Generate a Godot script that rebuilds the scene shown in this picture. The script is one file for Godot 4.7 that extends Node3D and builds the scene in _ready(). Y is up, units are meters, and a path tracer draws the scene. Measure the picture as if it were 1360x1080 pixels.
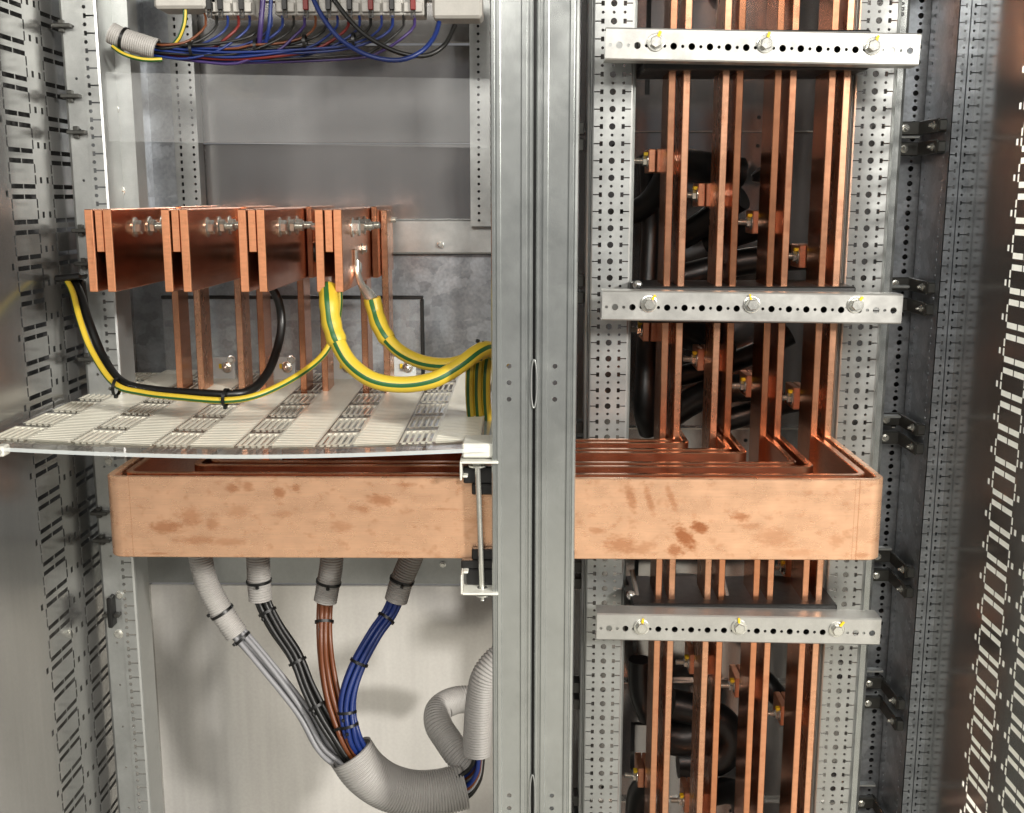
extends Node3D
# Two open switchgear cabinets side by side: copper busbars, perforated rails, cables. Metres; the lens is at the origin, -z looks into the cabinets.

const F := 1455.0
var view: Basis
var M := {}
var rng := RandomNumberGenerator.new()
var used := {}

# ------------------------------------------------------------------ mesh builder
class MB:
	var v := PackedVector3Array()
	var n := PackedVector3Array()
	var t := PackedVector2Array()
	var c := PackedColorArray()
	var ink := Color(1, 1, 1)
	func put(p: Vector3, nn: Vector3, uv := Vector2.ZERO) -> void:
		v.append(p); n.append(nn); t.append(uv); c.append(ink)
	func tri(a: Vector3, b: Vector3, d: Vector3) -> void:   # counter-clockwise as seen from outside
		var nn := (b - a).cross(d - a)
		if nn.length_squared() < 1e-20: return
		nn = nn.normalized()
		put(a, nn); put(d, nn); put(b, nn)
	func quad(a: Vector3, b: Vector3, d: Vector3, e: Vector3) -> void:
		tri(a, b, d); tri(a, d, e)
	func smooth_quad(a: Vector3, b: Vector3, d: Vector3, e: Vector3, na: Vector3, nb: Vector3, nd: Vector3, ne: Vector3) -> void:
		put(a, na); put(d, nd); put(b, nb)
		put(a, na); put(e, ne); put(d, nd)
	func box(lo: Vector3, hi: Vector3, b := 0.0) -> void:
		obox(Transform3D(Basis(), (lo + hi) / 2), (hi - lo).abs(), b)
	func obox(x: Transform3D, size: Vector3, b := 0.0) -> void:
		var h := size / 2
		b = minf(b, minf(h.x, minf(h.y, h.z)) * 0.9)
		var ax := [Vector3.RIGHT, Vector3.UP, Vector3.BACK]
		for k in 3:                                          # faces
			for s in [-1.0, 1.0]:
				var w: Vector3 = ax[k] * s
				var u: Vector3 = ax[(k + 1) % 3]
				var q: Vector3 = ax[(k + 2) % 3] * s
				var hu: float = h[(k + 1) % 3] - b
				var hq: float = h[(k + 2) % 3] - b
				var o := w * h[k]
				quad(x * (o - u * hu - q * hq), x * (o + u * hu - q * hq), x * (o + u * hu + q * hq), x * (o - u * hu + q * hq))
		if b <= 0.0: return
		for k in 3:                                          # edges
			var i := (k + 1) % 3
			var j := (k + 2) % 3
			for si in [-1.0, 1.0]:
				for sj in [-1.0, 1.0]:
					var a: Vector3 = ax[i] * si * h[i] + ax[j] * sj * (h[j] - b)
					var d: Vector3 = ax[i] * si * (h[i] - b) + ax[j] * sj * h[j]
					var l: Vector3 = ax[k] * (h[k] - b)
					if si * sj > 0: quad(x * (a - l), x * (d - l), x * (d + l), x * (a + l))
					else: quad(x * (a + l), x * (d + l), x * (d - l), x * (a - l))
		for sx in [-1.0, 1.0]:
			for sy in [-1.0, 1.0]:
				for sz in [-1.0, 1.0]:
					var p := Vector3(sx * h.x, sy * (h.y - b), sz * (h.z - b))
					var q2 := Vector3(sx * (h.x - b), sy * h.y, sz * (h.z - b))
					var r := Vector3(sx * (h.x - b), sy * (h.y - b), sz * h.z)
					if sx * sy * sz > 0: tri(x * p, x * q2, x * r)
					else: tri(x * p, x * r, x * q2)
	func tube(path: Array, radii: Array, sides := 12, cap := true, stripes := [], paint := Color(1, 1, 1)) -> void:
		var m := path.size()
		var rings := []
		var norms := []
		var tan0: Vector3 = (path[1] - path[0]).normalized()
		var up := Vector3.UP if absf(tan0.y) < 0.5 else Vector3.RIGHT
		var e := (up - tan0 * up.dot(tan0)).normalized()
		for k in m:
			var tg: Vector3 = (path[mini(k + 1, m - 1)] - path[maxi(k - 1, 0)]).normalized()
			e = (e - tg * e.dot(tg)).normalized()
			var f := tg.cross(e)
			var ring := []
			var nor := []
			var rad: float = radii[k] if radii.size() > 1 else radii[0]
			var slope := 0.0
			if radii.size() > 1: slope = (radii[mini(k + 1, m - 1)] - radii[maxi(k - 1, 0)]) / maxf(path[mini(k + 1, m - 1)].distance_to(path[maxi(k - 1, 0)]), 1e-6)
			for s in sides:
				var a := TAU * s / sides
				var d := e * cos(a) + f * sin(a)
				ring.append(path[k] + d * rad)
				nor.append((d - tg * slope).normalized())
			rings.append(ring); norms.append(nor)
		var base := ink
		var front := 0
		for s in sides:
			if norms[m / 2][s].z > norms[m / 2][front].z: front = s
		for k in m - 1:
			for s in sides:
				var z := (s + 1) % sides
				ink = paint if (s - front + sides) % sides in stripes else base
				smooth_quad(rings[k][s], rings[k][z], rings[k + 1][z], rings[k + 1][s], norms[k][s], norms[k][z], norms[k + 1][z], norms[k + 1][s])
		ink = base
		if cap:
			for s in sides:
				var z := (s + 1) % sides
				tri(path[0], rings[0][z], rings[0][s])
				tri(path[m - 1], rings[m - 1][s], rings[m - 1][z])
	func cone(x: Transform3D, prof: Array, sides := 24, flat := false, turn := 0.0) -> void:   # lathe about local +z, prof = [[r, z], ...] from the back to the front
		for k in prof.size() - 1:
			var r0: float = prof[k][0]
			var r1: float = prof[k + 1][0]
			var z0: float = prof[k][1]
			var z1: float = prof[k + 1][1]
			var sl := Vector2(z1 - z0, r0 - r1).normalized()
			for s in sides:
				var a := TAU * s / sides + turn
				var b := TAU * (s + 1) / sides + turn
				var da := Vector3(cos(a), sin(a), 0)
				var db := Vector3(cos(b), sin(b), 0)
				var p := x * (da * r0 + Vector3(0, 0, z0))
				var q := x * (db * r0 + Vector3(0, 0, z0))
				var r := x * (db * r1 + Vector3(0, 0, z1))
				var u := x * (da * r1 + Vector3(0, 0, z1))
				if flat: quad(p, q, r, u)
				else:
					var na := (x.basis * (da * sl.x + Vector3(0, 0, sl.y))).normalized()
					var nb := (x.basis * (db * sl.x + Vector3(0, 0, sl.y))).normalized()
					smooth_quad(p, q, r, u, na, nb, nb, na)
	func extrude(pts: Array, y0: float, y1: float, closed := false) -> void:   # pts are (x, z); outside is to the right of the walk
		var m := pts.size()
		for k in (m if closed else m - 1):
			var a: Vector2 = pts[k]
			var b: Vector2 = pts[(k + 1) % m]
			quad(Vector3(a.x, y0, a.y), Vector3(b.x, y0, b.y), Vector3(b.x, y1, b.y), Vector3(a.x, y1, a.y))
	# a strip of sheet with holes. rows: ["r", y from, y to, [[x from, x to], ...]] or ["c", y, radius, x]
	func perf(o: Vector3, ux: Vector3, uy: Vector3, w: float, y0: float, y1: float, rows: Array, th := 0.002) -> void:
		var un := ux.cross(uy).normalized()
		var y := y0
		var before := []
		var before_y := -1e9
		for k in rows.size():
			var r: Array = rows[k]
			if r[0] == "r":
				var ya: float = r[1]
				var yb: float = r[2]
				if ya < y - 1e-6 or yb > y1: continue
				if ya > y + 1e-6: face(o, ux, uy, 0, w, y, ya)
				var x := 0.0
				for iv in r[3]:
					var xa: float = iv[0]
					var xb: float = iv[1]
					if xa > x + 1e-6: face(o, ux, uy, x, xa, ya, yb)
					if xa > 1e-6: wall(o, ux, uy, un, Vector2(xa, yb), Vector2(xa, ya), th)
					if xb < w - 1e-6: wall(o, ux, uy, un, Vector2(xb, ya), Vector2(xb, yb), th)
					var low := [[xa, xb]]
					if absf(before_y - ya) < 1e-6: low = minus(xa, xb, before)
					for s in low: wall(o, ux, uy, un, Vector2(s[0], ya), Vector2(s[1], ya), th)
					var nx: Array = []
					if k + 1 < rows.size() and rows[k + 1][0] == "r" and absf(rows[k + 1][1] - yb) < 1e-6: nx = rows[k + 1][3]
					for s in minus(xa, xb, nx): wall(o, ux, uy, un, Vector2(s[1], yb), Vector2(s[0], yb), th)
					x = xb
				if x < w - 1e-6: face(o, ux, uy, x, w, ya, yb)
				before = r[3]; before_y = yb; y = yb
			else:
				var rad: float = r[2]
				var mid := Vector2(r[3], r[1])
				var half := rad * 1.12
				if mid.y - half < y - 1e-6 or mid.y + half > y1: continue
				if mid.y - half > y + 1e-6: face(o, ux, uy, 0, w, y, mid.y - half)
				var lo := Vector2(0, mid.y - half)
				var hi := Vector2(w, mid.y + half)
				var angles := []
				for s in 14: angles.append(TAU * s / 14 - PI)
				for corner in [lo, hi, Vector2(lo.x, hi.y), Vector2(hi.x, lo.y)]: angles.append((corner - mid).angle())
				angles.sort()
				for s in angles.size():
					var a: float = angles[s]
					var b: float = angles[(s + 1) % angles.size()]
					if absf(b - a) < 1e-5: continue
					var da := Vector2(cos(a), sin(a))
					var db := Vector2(cos(b), sin(b))
					var ia := mid + da * rad
					var ib := mid + db * rad
					var oa := mid + da * reach(da, mid, lo, hi)
					var ob := mid + db * reach(db, mid, lo, hi)
					quad(o + ux * ia.x + uy * ia.y, o + ux * oa.x + uy * oa.y, o + ux * ob.x + uy * ob.y, o + ux * ib.x + uy * ib.y)
					wall(o, ux, uy, un, ib, ia, th)
				y = mid.y + half
		if y1 > y: face(o, ux, uy, 0, w, y, y1)
	func reach(d: Vector2, mid: Vector2, lo: Vector2, hi: Vector2) -> float:
		var tx := 1e9
		var ty := 1e9
		if absf(d.x) > 1e-9: tx = ((hi.x if d.x > 0 else lo.x) - mid.x) / d.x
		if absf(d.y) > 1e-9: ty = ((hi.y if d.y > 0 else lo.y) - mid.y) / d.y
		return minf(tx, ty)
	func minus(xa: float, xb: float, holes: Array) -> Array:
		var out := []
		var x := xa
		for h in holes:
			if h[1] <= x or h[0] >= xb: continue
			if h[0] > x + 1e-6: out.append([x, h[0]])
			x = maxf(x, h[1])
		if x < xb - 1e-6: out.append([x, xb])
		return out
	func face(o: Vector3, ux: Vector3, uy: Vector3, xa: float, xb: float, ya: float, yb: float) -> void:
		quad(o + ux * xa + uy * ya, o + ux * xb + uy * ya, o + ux * xb + uy * yb, o + ux * xa + uy * yb)
	func wall(o: Vector3, ux: Vector3, uy: Vector3, un: Vector3, a: Vector2, b: Vector2, th: float) -> void:
		var p := o + ux * a.x + uy * a.y
		var q := o + ux * b.x + uy * b.y
		quad(p, q, q - un * th, p - un * th)
	# a bar of rounded section swept along a plan path of (x, z) points; outside is to the left of the walk
	func bar(path: Array, th: float, y0: float, y1: float, ch := 0.0012) -> void:
		var m := path.size()
		var h := th / 2
		var sec := [Vector2(h, y0 + ch), Vector2(h, y1 - ch), Vector2(h - ch, y1), Vector2(-h + ch, y1), Vector2(-h, y1 - ch), Vector2(-h, y0 + ch), Vector2(-h + ch, y0), Vector2(h - ch, y0)]
		var rings := []
		var outs := []
		var run := [0.0]
		for k in m:
			var d0: Vector2 = (path[k] - path[maxi(k - 1, 0)]).normalized() if k > 0 else (path[1] - path[0]).normalized()
			var d1: Vector2 = (path[mini(k + 1, m - 1)] - path[k]).normalized() if k < m - 1 else d0
			var tg := (d0 + d1).normalized()
			var nn := Vector2(-tg.y, tg.x)
			var grow := 1.0 / maxf(0.3, absf(tg.dot(d0)))
			outs.append(nn)
			var ring := []
			for s in sec: ring.append(Vector3(path[k].x + nn.x * s.x * grow, s.y, path[k].y + nn.y * s.x * grow))
			rings.append(ring)
			if k > 0: run.append(run[k - 1] + path[k].distance_to(path[k - 1]))
		for k in m - 1:
			for s in 8:
				var z := (s + 1) % 8
				var a: Vector3 = rings[k][s]
				var b: Vector3 = rings[k + 1][s]
				var cc: Vector3 = rings[k + 1][z]
				var d: Vector3 = rings[k][z]
				var nf := (b - a).cross(d - a).normalized()
				var na := nf
				var nb := nf
				if s == 0 or s == 4:
					var sg := 1.0 if s == 0 else -1.0
					na = Vector3(outs[k].x, 0, outs[k].y) * sg
					nb = Vector3(outs[k + 1].x, 0, outs[k + 1].y) * sg
				var ua := Vector2(run[k], a.y)
				var ub := Vector2(run[k + 1], a.y)
				var uc := Vector2(run[k + 1], d.y)
				var ud := Vector2(run[k], d.y)
				if nf.dot(na) < 0: nf = -nf
				put(a, na, ua); put(cc, nb, uc); put(b, nb, ub)
				put(a, na, ua); put(d, na, ud); put(cc, nb, uc)
		for e in [[0, 1], [m - 1, -1]]:
			var ring: Array = rings[e[0]]
			for s in range(1, 7):
				if e[1] > 0: tri(ring[0], ring[s], ring[s + 1])
				else: tri(ring[0], ring[s + 1], ring[s])
	func mesh() -> ArrayMesh:
		var a := []
		a.resize(Mesh.ARRAY_MAX)
		a[Mesh.ARRAY_VERTEX] = v; a[Mesh.ARRAY_NORMAL] = n; a[Mesh.ARRAY_TEX_UV] = t; a[Mesh.ARRAY_COLOR] = c
		var m := ArrayMesh.new()
		m.add_surface_from_arrays(Mesh.PRIMITIVE_TRIANGLES, a)
		return m

# ------------------------------------------------------------------ scene helpers
func at(px: float, py: float, d: float) -> Vector3:          # the point at depth d (metres from the lens plane) that is seen at this place of the picture
	var r := view * Vector3((px - 680.0) / F, -(py - 540.0) / F, -1)
	return r * (d / -r.z)
func sized(px: float, d: float) -> float: return px / F * d
func numbered(called: String) -> String:
	used[called] = used.get(called, -1) + 1
	return called if used[called] == 0 else "%s_%03d" % [called, used[called]]
func thing(called: String, label: String, category: String, where := Vector3.ZERO, group := "") -> Node3D:
	var o := Node3D.new()
	o.name = numbered(called)
	add_child(o)
	o.position = where
	tag(o, label, category, group)
	return o
func tag(o: Node, label: String, category: String, group := "") -> void:
	o.set_meta("label", label); o.set_meta("category", category)
	if group != "": o.set_meta("group", group)
func offset(p: Node) -> Vector3:
	var s := Vector3.ZERO
	while p is Node3D and p != self:
		s += p.position
		p = p.get_parent()
	return s
func obj(called: String, mb: MB, m: Material, parent: Node = self) -> MeshInstance3D:
	return put_mesh(called, mb.mesh(), m, parent, Transform3D())
func put_mesh(called: String, mesh: Mesh, m: Material, parent: Node, x: Transform3D) -> MeshInstance3D:
	var o := MeshInstance3D.new()
	o.name = numbered(called) if parent == self else called
	o.mesh = mesh
	o.material_override = m
	parent.add_child(o, true)
	o.transform = Transform3D(x.basis, x.origin - offset(parent))
	return o
func curve(pts: Array, step := 0.006) -> Array:               # Catmull-Rom through the points
	var out := []
	for k in pts.size() - 1:
		var p0: Vector3 = pts[maxi(k - 1, 0)]
		var p1: Vector3 = pts[k]
		var p2: Vector3 = pts[k + 1]
		var p3: Vector3 = pts[mini(k + 2, pts.size() - 1)]
		var m := maxi(2, int(p1.distance_to(p2) / step))
		for s in m: out.append(p1.cubic_interpolate(p2, p0, p3, float(s) / m))
	out.append(pts[-1])
	return out
func px_curve(list: Array, step := 0.006) -> Array:
	var pts := []
	for p in list: pts.append(at(p[0], p[1], p[2]))
	return curve(pts, step)
func facing(pos: Vector3, axis: Vector3) -> Transform3D:      # local +z along axis
	var z := axis.normalized()
	var up := Vector3.UP if absf(z.y) < 0.9 else Vector3.RIGHT
	var x := up.cross(z).normalized()
	return Transform3D(Basis(x, z.cross(x), z), pos)

# ------------------------------------------------------------------ materials
func noise(seed_: int, freq: float, kind := FastNoiseLite.TYPE_SIMPLEX_SMOOTH, oct := 4) -> FastNoiseLite:
	var f := FastNoiseLite.new()
	f.seed = seed_; f.frequency = freq; f.noise_type = kind; f.fractal_octaves = oct
	return f
func picture(w: int, h: int, fn: Callable) -> ImageTexture:
	var im := Image.create(w, h, false, Image.FORMAT_RGB8)
	for y in h:
		for x in w: im.set_pixel(x, y, fn.call(x, y))
	return ImageTexture.create_from_image(im)
func wrap2(f: FastNoiseLite, x: float, y: float, w: float, h: float) -> float:   # blends the edges so that the texture repeats without a seam
	var a := clampf((x - w * 0.8) / (w * 0.2), 0, 1)
	var b := clampf((y - h * 0.8) / (h * 0.2), 0, 1)
	var p := lerpf(f.get_noise_2d(x, y), f.get_noise_2d(x - w, y), a)
	if b > 0: p = lerpf(p, lerpf(f.get_noise_2d(x, y - h), f.get_noise_2d(x - w, y - h), a), b)
	return p
func std(c: Color, metal := 0.0, rough := 0.5) -> StandardMaterial3D:
	var m := StandardMaterial3D.new()
	m.albedo_color = c; m.metallic = metal; m.roughness = rough
	return m
func worn(c: Color, metal: float, rough: float, tex: Texture2D, rtex: Texture2D, size: float, stretch := Vector3.ONE) -> StandardMaterial3D:
	var m := std(c, metal, rough)
	m.albedo_texture = tex
	if rtex != null:
		m.roughness_texture = rtex
		m.roughness_texture_channel = BaseMaterial3D.TEXTURE_CHANNEL_RED
	m.uv1_triplanar = true
	m.uv1_world_triplanar = true
	m.uv1_scale = stretch / size
	return m
func make_materials() -> void:
	var n1 := noise(3, 0.012)
	var n2 := noise(7, 0.07)
	var n3 := noise(11, 0.3, FastNoiseLite.TYPE_SIMPLEX, 2)
	var cell := noise(5, 0.03, FastNoiseLite.TYPE_CELLULAR, 1)
	cell.cellular_return_type = FastNoiseLite.RETURN_CELL_VALUE
	cell.domain_warp_enabled = true
	cell.domain_warp_amplitude = 22.0
	cell.domain_warp_frequency = 0.04
	var plain := picture(384, 384, func(x, y):
		var g := 0.93 + 0.05 * wrap2(n1, x, y, 384, 384) + 0.025 * wrap2(n2, x, y, 384, 384) + 0.02 * n3.get_noise_2d(x, y)
		return Color(g, g, g * 0.99))
	var rolled := picture(384, 384, func(x, y):            # rolled sheet: streaks along y and wiped patches
		var g := 0.92 + 0.05 * wrap2(n1, x * 1.0, y * 0.25, 384, 96) + 0.025 * wrap2(n2, x * 2.0, y * 0.06, 768, 23) + 0.02 * n3.get_noise_2d(x, y)
		return Color(g, g, g))
	var spangle := picture(384, 384, func(x, y):
		var g := 0.86 + 0.07 * cell.get_noise_2d(x, y) + 0.07 * wrap2(n2, x, y, 384, 384) + 0.06 * wrap2(n1, x, y, 384, 384)
		return Color(g, g * 1.005, g * 1.01))
	var smear := picture(384, 384, func(x, y):             # how polished or wiped
		var g := 0.88 + 0.14 * wrap2(n1, x, y, 384, 384) + 0.05 * wrap2(n2, x, y, 384, 384)
		return Color(g, g, g))
	var cop := picture(512, 512, func(x, y):
		var p := wrap2(n1, x, y, 512, 512) + 0.3 * wrap2(n2, x, y, 512, 512)
		var s := wrap2(n2, x * 0.12, y * 1.6, 61, 819)
		var k := clampf(p * 1.6 - 0.4, 0, 1) * 0.35
		var g := 0.93 + 0.06 * s + 0.03 * n3.get_noise_2d(x, y)
		return Color(g, g, g).lerp(Color(0.7, 0.56, 0.5), k))
	M.galv = worn(Color(0.72, 0.73, 0.73), 0.75, 0.4, plain, smear, 0.35)
	M.rail = worn(Color(0.78, 0.78, 0.77), 0.7, 0.38, plain, smear, 0.3)
	M.post = worn(Color(0.73, 0.745, 0.745), 0.8, 0.27, plain, smear, 0.5)
	M.frame = worn(Color(0.74, 0.755, 0.77), 0.7, 0.36, spangle, smear, 0.25)
	M.spangle = worn(Color(0.74, 0.76, 0.78), 0.75, 0.36, spangle, smear, 0.22)
	M.sheet = worn(Color(0.7, 0.695, 0.69), 0.8, 0.17, rolled, smear, 0.8)
	M.floor_sheet = worn(Color(0.94, 0.93, 0.91), 0.45, 0.17, rolled, smear, 0.9)
	M.wall = worn(Color(0.72, 0.72, 0.71), 0.85, 0.2, rolled, smear, 0.7)
	M.copper = worn(Color(0.94, 0.68, 0.53), 1.0, 0.28, cop, smear, 0.3)
	M.copper_b = worn(Color(0.91, 0.63, 0.47), 1.0, 0.24, cop, smear, 0.37, Vector3(1, 0.6, 1))
	M.copper_c = worn(Color(0.95, 0.72, 0.58), 1.0, 0.32, cop, smear, 0.23, Vector3(1, 0.45, 1))
	M.copper_cut = worn(Color(0.95, 0.69, 0.55), 0.9, 0.42, cop, smear, 0.12)
	M.sawn = worn(Color(0.87, 0.6, 0.44), 0.75, 0.5, cop, smear, 0.09, Vector3(1, 0.3, 1))
	M.zinc = worn(Color(0.9, 0.9, 0.88), 0.85, 0.28, plain, smear, 0.05)
	M.black = worn(Color(0.06, 0.06, 0.06), 0.0, 0.5, plain, smear, 0.1)
	M.rubber = worn(Color(0.045, 0.045, 0.045), 0.0, 0.45, plain, smear, 0.1)
	M.conduit = worn(Color(0.66, 0.65, 0.64), 0.0, 0.55, plain, smear, 0.2)
	M.white = worn(Color(0.86, 0.86, 0.83), 0.0, 0.45, plain, smear, 0.2)
	M.beige = worn(Color(0.7, 0.69, 0.67), 0.0, 0.5, plain, smear, 0.15)
	M.grille = worn(Color(0.88, 0.87, 0.82), 0.0, 0.4, plain, smear, 0.3)
	M.bracket = worn(Color(0.33, 0.33, 0.32), 0.7, 0.45, plain, smear, 0.1)
	M.concrete = worn(Color(0.68, 0.67, 0.64), 0.0, 0.55, plain, smear, 1.5)
	M.grey_wire = std(Color(0.5, 0.5, 0.51), 0, 0.45)
	M.black_wire = std(Color(0.07, 0.07, 0.065), 0, 0.42)
	M.brown_wire = std(Color(0.38, 0.2, 0.09), 0, 0.42)
	M.blue_wire = std(Color(0.06, 0.15, 0.38), 0, 0.42)
	M.red_wire = std(Color(0.4, 0.1, 0.08), 0, 0.45)
	M.violet_wire = std(Color(0.2, 0.14, 0.34), 0, 0.45)
	M.yellow = std(Color(0.85, 0.72, 0.1), 0, 0.6)
	M.red = std(Color(0.45, 0.1, 0.08), 0, 0.5)
	M.earth = std(Color(1, 1, 1), 0, 0.42)
	M.earth.vertex_color_use_as_albedo = true
	M.tie = std(Color(0.04, 0.04, 0.04), 0, 0.4)
	M.clear = std(Color(0.95, 0.96, 0.96, 0.05), 0, 0.03)
	M.clear.transparency = BaseMaterial3D.TRANSPARENCY_ALPHA
	M.clear_edge = std(Color(0.9, 0.93, 0.93, 0.45), 0, 0.15)
	M.clear_edge.transparency = BaseMaterial3D.TRANSPARENCY_ALPHA
	# the big front bar: brush marks, finger marks and stains where the photograph has them; u runs along the bar in metres
	var st1 := noise(21, 0.02)
	var st2 := noise(22, 0.09)
	var st3 := noise(23, 0.05, FastNoiseLite.TYPE_SIMPLEX, 2)
	var spots := [ # u, v (0 top, 1 bottom), half length, half height, slant, strength
		[0.075, .62, .028, .10, .3, .55], [.108, .50, .018, .16, 0, .4], [.135, .58, .012, .09, 0, .35], [.115, .78, .035, .07, 0, .35], [.155, .80, .03, .06, 0, .3],
		[.165, .13, .012, .07, 0, .5], [.185, .11, .009, .09, 0, .45], [.225, .18, .009, .10, 0, .6], [.247, .12, .008, .05, 0, .5], [.17, .42, .02, .1, .3, .25], [.23, .45, .018, .06, 0, .25],
		[.357, .27, .022, .09, -.6, .55], [.333, .38, .014, .06, -.4, .4], [.39, .08, .016, .04, .3, .45], [.305, .60, .018, .09, -.4, .3], [.44, .38, .03, .02, 0, .25],
		[.372, .93, .03, .03, 0, .3], [.06, .95, .018, .02, 0, .4], [.48, .52, .02, .05, 0, .2],
		[.682, .22, .008, .24, -.25, .5], [.706, .25, .006, .22, -.3, .45], [.735, .24, .006, .22, -.35, .45], [.64, .64, .015, .05, .1, .4], [.672, .82, .028, .14, -.5, .5], [.70, .86, .018, .1, .5, .35],
		[.753, .72, .015, .2, -.6, .95], [.772, .60, .014, .09, -.3, .95], [.742, .88, .014, .1, 0, .7], [.825, .47, .014, .07, -.5, .7], [.838, .58, .02, .05, 0, .3], [.87, .72, .03, .16, -.2, .3], [.90, .9, .03, .06, 0, .25], [.95, .75, .012, .1, 0, .3], [.985, .93, .012, .04, 0, .35]]
	var front := picture(2048, 220, func(x, y):
		var u: float = x / 2048.0 * 1.06
		var v: float = y / 220.0
		var brush := 0.5 * st2.get_noise_2d(x * 0.05, y * 1.7) + 0.5 * st1.get_noise_2d(x * 0.12, y * 1.1 + 300)
		var scr := clampf(absf(st3.get_noise_2d(x * 0.035 + y * 0.02, y * 2.2)) * 14.0, 0, 1)
		var mott := st1.get_noise_2d(x * 0.6 + 900, y * 0.8)
		var g := 0.94 + 0.035 * brush + 0.045 * mott + 0.035 * scr
		var k := clampf(0.5 * (st1.get_noise_2d(x * 1.0, y * 1.2 + 700) - 0.25), 0, 0.22)
		var jag := 0.28 * st2.get_noise_2d(x * 0.9, y * 1.6) + 0.4 * st1.get_noise_2d(x * 1.5, y * 3.0)
		for s in spots:
			var dv: float = (v - s[1])
			var du: float = (u - s[0] - s[4] * dv * -0.11)
			if absf(du) > s[2] * 2.0 or absf(dv) > s[3] * 2.0: continue
			var q: float = 1.0 - sqrt(pow(du / s[2], 2) + pow(dv / s[3], 2)) + jag
			k = maxf(k, s[5] * clampf(q * 1.6, 0, 1) * 0.8)
		if absf(u - 0.029) < 0.0005 or absf(u - 0.977) < 0.0005 or absf(u - 0.9715) < 0.0004: k = maxf(k, 0.45)
		return Color(g, g * 0.995, g * 0.985).lerp(Color(0.68, 0.5, 0.38), k))
	var fm := std(Color(0.97, 0.78, 0.64), 0.8, 0.34)
	var fr := picture(1024, 110, func(x, y):
		var brush := st2.get_noise_2d(x * 0.06, y * 3.0)
		var patch := st1.get_noise_2d(x * 1.1 + 400, y * 1.6)
		var g := 0.85 + 0.1 * brush + 0.25 * patch
		return Color(g, g, g))
	fm.roughness_texture = fr
	fm.roughness_texture_channel = BaseMaterial3D.TEXTURE_CHANNEL_RED
	fm.albedo_texture = front
	fm.uv1_scale = Vector3(1.0 / 1.06, -1.0 / 0.109, 1)
	fm.uv1_offset = Vector3(-0.473 / 1.06, -0.3575 / 0.109, 0)
	M.copper_front = fm

# ------------------------------------------------------------------ small hardware
var mesh_head: ArrayMesh
var mesh_washer: ArrayMesh
var mesh_stud: ArrayMesh
var mesh_nut: ArrayMesh
func make_hardware() -> void:
	var a := MB.new()
	a.cone(Transform3D(), [[1.0, 0], [1.0, 0.75], [0.86, 0.9]], 6, true)
	a.cone(Transform3D(), [[0.86, 0.9], [0.0, 0.9]], 6, true)
	mesh_head = a.mesh()
	a = MB.new()
	a.cone(Transform3D(), [[1.35, 0], [1.42, 0.04], [1.42, 0.16], [1.3, 0.2], [0.0, 0.2]], 22)
	mesh_washer = a.mesh()
	a = MB.new()
	var prof := [[0.0, 0.0]]
	for k in 14:
		prof.append([0.5, k * 0.14]); prof.append([0.56, k * 0.14 + 0.07])
	prof.append([0.42, 2.0]); prof.append([0.0, 2.02])
	a.cone(Transform3D(), prof, 12)
	mesh_stud = a.mesh()
	a = MB.new()
	a.cone(Transform3D(), [[0.8, 0], [1.0, 0.1], [1.0, 0.7], [0.82, 0.8], [0.5, 0.8]], 6, true)
	mesh_nut = a.mesh()
func bolt(parent: Node, pos: Vector3, axis: Vector3, r: float, turn := 0.3, stud := 0.0) -> Node3D:
	var x := facing(pos, axis)
	var b := x.basis.rotated(x.basis.z, turn).scaled(Vector3.ONE * r)
	var h := put_mesh("bolt", mesh_nut if stud > 0 else mesh_head, M.zinc, parent, Transform3D(b, pos + x.basis.z * r * 0.2))
	put_child("washer", mesh_washer, M.zinc, h, Transform3D(Basis(), Vector3(0, 0, -0.2)))
	if stud > 0: put_child("stud", mesh_stud, M.zinc, h, Transform3D(Basis.from_scale(Vector3(1, 1, stud)), Vector3(0, 0, 0.2)))
	return h
func put_child(called: String, mesh: Mesh, m: Material, parent: Node3D, x: Transform3D) -> MeshInstance3D:   # x in the parent's own axes
	var o := MeshInstance3D.new()
	o.name = called
	o.mesh = mesh
	o.material_override = m
	parent.add_child(o, true)
	o.transform = x
	return o
func hole_rows(y0: float, y1: float, pitch: float, start: float, unit: Array) -> Array:   # unit rows are relative to each pitch mark
	var out := []
	var y := start
	while y < y1:
		for r in unit:
			if r[0] == "r":
				if y + r[1] > y0: out.append(["r", y + r[1], y + r[2], r[3]])
			elif y + r[1] - r[2] * 1.12 > y0: out.append(["c", y + r[1], r[2], r[3]])
		y += pitch
	return out
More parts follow.
